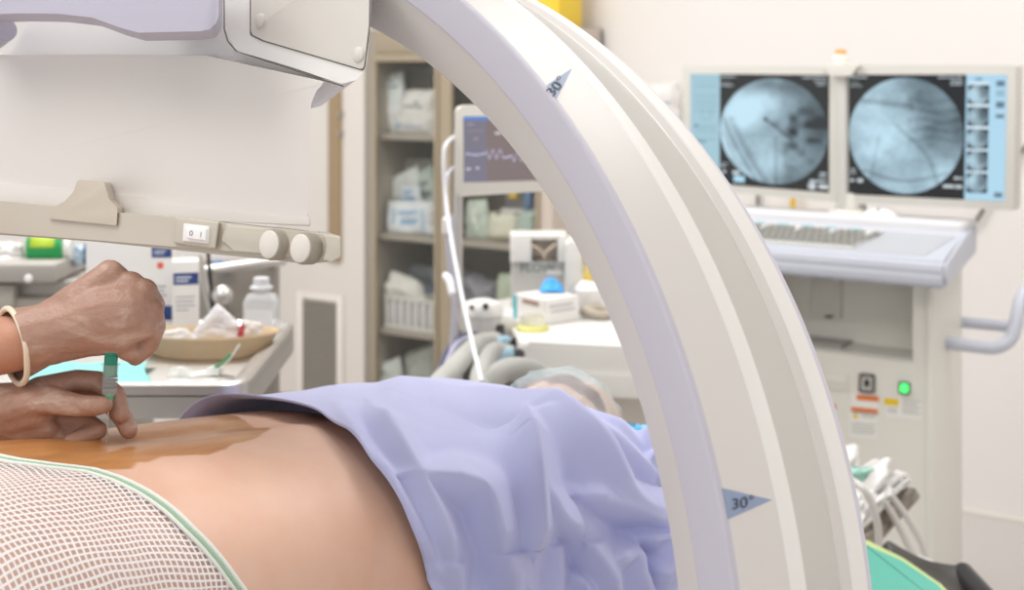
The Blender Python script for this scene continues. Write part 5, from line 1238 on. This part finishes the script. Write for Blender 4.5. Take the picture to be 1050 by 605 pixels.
def right_rgb(U, V):
    C = np.ones(U.shape+(3,))*lin('a9cfe4'); X = .755
    m = U < X; F_ = fluoro(U/X, V, .495, .50, .49, .475, 17, 1); C[m] = F_[m]
    words_(C, U, V, [(.01, .12, .975, .01), (.01, .07, .93, .009), (.01, .09, .905, .009), (.58, .73, .975, .01), (.66, .73, .945, .01), (.66, .73, .92, .01), (.01, .05, .21, .009), (.01, .05, .18, .009), (.01, .04, .12, .02), (.06, .1, .12, .03), (.69, .74, .17, .02), (.62, .74, .10, .025)], 'c2cdd1', 9)
    for k in range(5):
        v0 = .06+.176*k; m = (U > .765) & (U < .895) & (V > v0) & (V < v0+.155); C[m] = lin('1a2126')
        c_ = ((U-.83)/.064)**2+((V-v0-.078)/.074)**2 < 1; F2 = fluoro((U-.766)/.128, (V-v0)/.155, .5, .5, .49, .49, 20+k, 1); C[c_] = F2[c_]*.85
        m = (U > .765) & (U < .895) & (np.abs(V-v0-.165) < .006); C[m] = lin('dfe8ec')
    for (v, h) in ((.93, .045), (.85, .05), (.76, .05), (.67, .03), (.05, .04)):
        m = (U > .935) & (U < .985) & (np.abs(V-v) < h/2); C[m] = lin('5d7686' if v != .85 else '8fb2c4')
    m = (np.abs(U-.83) < .02) & (np.abs(V-.965) < .006); C[m] = lin('53707f')
    return C
ml = monitor([(700, 193), (862, 208), (862, 68), (700, 68)], [(707.5, 186), (850, 197.5), (850, 77), (708, 75.5)], 'l', left_rgb, 240, 190)
mr_ = monitor([(863, 208), (1039, 216), (1042, 67), (863, 67)], [(870, 199), (1030, 206.5), (1033, 76.5), (870, 76.5)], 'r', right_rgb, 260, 200)
kprism('join_strip', [(859, 212), (867, 213), (867, 70), (859, 70)], YM-.008, YM, mat('join_grey', 'c9c7c2', .4), ks, .002, .001)
kprism('mount_cap', [(852, 78), (872, 78), (879, 68), (878, 65), (845, 65), (844, 68)], YM-.022, YM+.03, kc, ks, .0015, .001)
bp_ = kp(862, 66, YM+.02); bp_.z = kp(862, 66, YM).z
be = lathe('beacon', [(.0, -.005), (.022, -.005), (.022, .018), (.017, .026), (.0, .026)], kc, ks, 24, Matrix.Translation(bp_))
lathe('amber_lens', [(.0, .026), (.014, .026), (.014, .035), (.012, .038), (.0, .038)], mat('amber_lens', 'e8a13a', .3), be, 20, Matrix.Translation(bp_))
pp = kp(873, 222, YM+.03); zp = kp(873, 205, YM+.03).z
lathe('pedestal', [(.0, zb-pp.z), (.062, zb-pp.z), (.058, zb-pp.z+.022), (.042, zb-pp.z+.03), (.038, .0), (.036, zp-pp.z+.02), (.0, zp-pp.z+.02)], kc, ks, 28, Matrix.Translation(pp))
# handle bars on the right flank
tube('push_handle', [kp(*q) for q in ((950, 349, -1.20), (1000, 355, -1.22), (1022, 356, -1.22), (1037, 346, -1.2), (1043, 325, -1.18), (1048, 305, -1.15), (1056, 296, -1.12))], .0155, kl, ks, 16, 5)
tube('push_handle', [kp(*q) for q in ((970, 329, -1.08), (1015, 333, -1.09), (1034, 335, -1.09))], .0135, kl, ks, 16, 4)
# switches and stickers on the front
yq = YFm-.0005
sk = kprism('key_socket', [(880, 402), (896, 403.5), (896.5, 384.5), (881, 383)], YFm-.006, YFm, mat('socket_dark', '4a4845', .5), ks, .002, .003)
kprism('socket_face', [(882.5, 400), (894, 401), (894.5, 387), (883.5, 386)], YFm-.0075, YFm-.004, mat('socket_grey', 'b7b4ae', .4), sk, .001, .002)
kprism('socket_slot', [(886, 396), (891, 396.5), (891, 389.5), (886.5, 389)], YFm-.009, YFm-.006, M['black'], sk, 0, .001)
pbn = kprism('power_button', [(921, 404), (932, 405), (932.5, 392.5), (921.5, 391.5)], YFm-.006, YFm, mat('button_frame', '1f6b35', .5), ks, .002, .003)
kprism('lit_button', [(922.8, 402.3), (930.6, 403), (930.8, 394.3), (923.2, 393.6)], YFm-.010, YFm-.004, mat('green_light', '4de873', .4, emit=.9), pbn, .001, .002)
wl2 = mat('sticker_white', 'e9e8e3', .5); orr = mat('sticker_orange', 'dd7a3c', .5); yel = mat('sticker_yellow', 'e6c21e', .5); gp = mat('sticker_print', 'bdbcb6', .5)
def sticker(name, r, m, parent, k=.09, yo=.0008, yb0=.0): return kprism(name, rect(*r, k=k), YFm-yo, YFm-yb0, m, parent, 0, 0)
s1 = sticker('warning_sticker', (873, 403, 901, 424), wl2, ks)
sticker('orange_band', (878, 404.5, 901, 410), orr, s1, yo=.0014)
s2 = sticker('warning_sticker', (871, 417, 900, 448), wl2, ks)
sticker('orange_band', (872.5, 417, 900, 421.3), orr, s2, yo=.0014)
bm = bmesh.new(); t3 = [kxz(874, 428.5, YFm), kxz(880.5, 429, YFm), kxz(877.4, 423, YFm)]; prism_bm(bm, t3, YFm-.0016-KO.y, YFm-KO.y, 0); fin('warning_triangle', bm, yel, s2)
for k_ in range(4): sticker('print_line', (873, 433+3.1*k_, 898-2*(k_ % 2), 434.3+3.1*k_), gp, s2, yo=.0014)
for k_ in range(2): sticker('print_line', (884, 424+2.6*k_, 897, 425.2+2.6*k_), gp, s2, yo=.0014)
s3 = sticker('caution_sticker', (908, 408, 945, 427), wl2, ks)
sticker('yellow_band', (906.5, 408, 921.5, 415), yel, s3, yo=.0014)
for k_ in range(5): sticker('print_line', (925, 410+3.1*k_, 944-3*(k_ % 2), 411.4+3.1*k_), gp, s3, yo=.0014)
for k_ in range(2): sticker('print_line', (910, 418+3.2*k_, 920, 419.4+3.2*k_), gp, s3, yo=.0014)
pn_ = kprism('drive_panel', [(842, 399), (871, 401.5), (871, 383), (842, 380)], YFm-.002, YFm, mat('drive_cream', 'dad7ce', .45), ks, .001, .002)
kprism('drive_slot', [(846, 391), (866, 392.5), (866, 386), (846, 384.5)], YFm-.0032, YFm-.001, kc, pn_, 0, .001)
bm = bmesh.new(); prism_bm(bm, [kxz(854, 414.5, YFm), kxz(857.5, 415, YFm), kxz(856.5, 420, YFm)], YFm-.0012-KO.y, YFm-KO.y, 0); fin('orange_arrow', bm, orr, ks)
# mouse on the deck
mq = RM.pix(902, 234, -1.07); ms_ = empty('computer_mouse', Fr(RM.wld((mq.x, -1.06, zb+.019)), RM.X), 'white computer mouse on the workstation ledge under the right-hand screen', 'mouse')
bm = bmesh.new(); bmesh.ops.create_uvsphere(bm, u_segments=24, v_segments=14, radius=1)
for v in bm.verts: v.co = Vector((v.co.x*.046, v.co.y*.030, max(0, v.co.z)*.020))
fin('mouse_shell', bm, M['white'], ms_, 60); box('button_gap', (-.001, -.026, .0100), (.0, -.0, .0203), M['seam'], ms_, bev=0)
# cables and a yellow tube on the wall behind
tag(tube('wall_cable', [RM.wld(RM.pix(*q)) for q in ((1058, 142, -.02), (1040, 166, -.02), (1018, 200, -.02), (996, 234, -.02))], .006, M['seam'], None, 10, 4), 'dark cable running diagonally down the wall at the right', 'cable')
tag(tube('wall_joint', [RM.wld(RM.pix(*q)) for q in ((777, 196, -.02), (777, 250, -.02), (777, 330, -.02))], .006, M['seam'], None, 10), 'thin dark vertical conduit on the wall under the left-hand screen', 'joint')  # dark seam between wall panels, built as a thin added tube
tag(tube('yellow_tube', [RM.wld(RM.pix(*q)) for q in ((813, 190, -.04), (813, 250, -.04), (813, 330, -.04))], .010, mat('yellow_tube', 'e9bd2f', .45), None, 12), 'yellow vertical tube on the wall under the left-hand screen', 'tube')
tag(tube('floor_cable', [RM.wld(RM.pix(*q)) for q in ((984, 577, -.9),)]+[Vector((RM.wld(RM.pixz(a, b_, .006)).x, RM.wld(RM.pixz(a, b_, .006)).y, .006)) for a, b_ in ((986, 580), (996, 592), (1010, 604), (1030, 618))], .005, M['seam'], None, 8, 4), 'dark cable on the floor at the foot of the workstation', 'cable')
# ================================================================== covered side table at the lower right
S0 = at(905, 500, 2.45); SO = Vector((S0.x, 2.45, 0))
sd_ = empty('side_table', Fr(SO, (1, 0, 0)), 'teal padded side table with steel rail right of the C-arm', 'table')
teal = mat('teal_vinyl', '57b09e', .45, var=.03); edgeg = mat('yellowed_edge', 'b9c98a', .5)
rail = tube('steel_rail', [at(868, 572, 2.32)-SO, at(900, 543, 2.4)-SO, at(932, 508, 2.5)-SO], .017, mat('dark_steel', '8e867c', .35, .8), sd_, 14)
tube('rail_end', [at(930, 507, 2.49)-SO, at(934, 513, 2.49)-SO], .019, M['steelmid'], sd_, 14)
ZS = .70
pq = [W0.pixz(a, b_, ZS) for a, b_ in ((820, 570), (889, 556), (925, 575), (962, 600), (1010, 650), (850, 680))]
loft_z('teal_pad', [(q.x, q.y) for q in fillet([(q.x, q.y) for q in pq], .01, 3)], ZS-.035, ZS, teal, sd_, .010, SO)
pq2 = [W0.pixz(a, b_, ZS-.036) for a, b_ in ((816, 568), (889, 553), (927, 572), (966, 599), (1016, 652), (846, 684))]
loft_z('pad_board', [(q.x, q.y) for q in pq2], ZS-.05, ZS-.036, edgeg, sd_, .002, SO)
cpt = W0.pixz(930, 640, ZS)
tube('table_column', [Vector((cpt.x, cpt.y, .04))-SO, Vector((cpt.x, cpt.y, ZS-.05))-SO], .03, M['steelmid'], sd_, 18)
lathe('table_foot', [(.0, 0), (.2, 0), (.2, .02), (.04, .05), (.0, .05)], M['steelmid'], sd_, 28, Matrix.Translation(Vector((cpt.x, cpt.y, 0))-SO))
tube('rail_bracket', [at(868, 572, 2.32)-SO, at(862, 600, 2.15)-SO, Vector((cpt.x-.05, cpt.y, ZS-.06))-SO], .014, M['steelmid'], sd_, 12)
# black curved rest
P = np.zeros((26, 10, 3))
for i in range(26):
    u = i/25
    for j in range(10):
        v = j/9; q = at(925+80*u, 577+26*u-10*math.sin(u*PI)*.2+9*math.sin(u*PI*1.0)+2*u, 2.05-.0*u)
        P[i, j] = (q.x-SO.x, q.y-SO.y+.16*(v-.5)-.25*.0, q.z-.012*math.cos((v-.5)*PI)*0+.022*(abs(v-.5)*2)**2-.012)
o = grid_mesh('black_rest', P, mat('black_vinyl', '34322f', .35), sd_, thick=.03)
bv = o.modifiers.new('round', 'BEVEL'); bv.width = .008; bv.segments = 3
tube('rest_end', [(P[-1, 0][0], P[-1, 0][1], P[-1, 0][2]-.014), (P[-1, 9][0], P[-1, 9][1], P[-1, 9][2]-.014)], .017, M['black'], sd_, 14)
tube('rest_stem', [(P[12, 5][0], P[12, 5][1], P[12, 5][2]-.03), (P[12, 5][0]-.06, P[12, 5][1]-.05, ZS-.05)], .015, M['steelmid'], sd_, 12)
# crumpled white plastic over the rail, with the teal packet
def sheet(name, c, m, amp, seed, n=30, y=0, thick=.0015):
    P = np.zeros((n, n, 3))
    for i in range(n):
        for j in range(n):
            u, v = j/(n-1), i/(n-1); q = qmap(c, u, v)-SO
            a = amp*(noise.noise(Vector((u*4, v*3, seed)))+.6*abs(noise.noise(Vector((u*9, v*8, seed+3)))))
            P[i, j] = (q.x+a*.5, q.y-a, q.z+a*1.0)
    return P
wpl = mat('white_plastic_film', 'f0eeec', .35, alpha=.93, bump=.3, bs=60)
e = empty('plastic_cover', Fr(SO, (1, 0, 0)), 'crumpled white plastic cover draped over the rail right of the C-arm', 'cover')
e.location = S0; P = sheet('c', [at(856, 560, 2.28), at(908, 516, 2.42), at(930, 489, 2.50), at(856, 462, 2.50)], wpl, .035, 5); P = P+np.array([0, 0, 0])-np.array([0, 0, S0.z])
grid_mesh('film', P, wpl, e, thick=.0015)
P = sheet('c', [at(893, 524, 2.40), at(927, 500, 2.46), at(932, 490, 2.50), at(893, 480, 2.50)], wpl, .02, 9)-np.array([0, 0, S0.z]); grid_mesh('film_flap', P, wpl, e, thick=.0015)
bag('teal_packet', WF, [(850, 500), (881, 500), (897, 480), (850, 477)], 2.33, .02, '9fd0c2', 'pale teal packet on the white plastic cover', 'packet', None, [], 51, .004)
tbm = mat('clear_tubing', 'e6e2de', .2, alpha=.75)
e = empty('suction_tubing', Fr(at(925, 545, 2.44), (1, 0, 0)), 'clear suction tubing looping down from the white plastic cover', 'tubing'); EO = at(925, 545, 2.44)
tube('tube', [at(*q)-EO for q in ((872, 492, 2.30), (884, 500, 2.26), (894, 516, 2.26), (900, 540, 2.26), (902, 570, 2.26))], .0065, tbm, e, 12, 6)
tube('tube', [at(*q)-EO for q in ((905, 512, 2.40), (918, 532, 2.40), (932, 560, 2.40), (944, 585, 2.40))], .0065, tbm, e, 12, 6)
tube('tube', [at(*q)-EO for q in ((913, 508, 2.42), (930, 530, 2.42), (945, 556, 2.42), (952, 580, 2.42))], .0065, tbm, e, 12, 6)
tube('tube_clamp', [at(940, 575, 2.38)-EO, at(955, 580, 2.38)-EO], .010, M['white'], e, 10)
# blue bit of cloth by the C-arm, at the patient's far shoulder
q = at(660, 450, 2.3)
bag('blue_pad', WF, [(640, 472), (676, 474), (674, 436), (640, 434)], 2.1, .05, '7fc9ea', 'bright sky blue pad showing between the drape and the C-arm', 'pad', None, [(.0, .6, .5, 1, '58b4e4')], 61, .012)
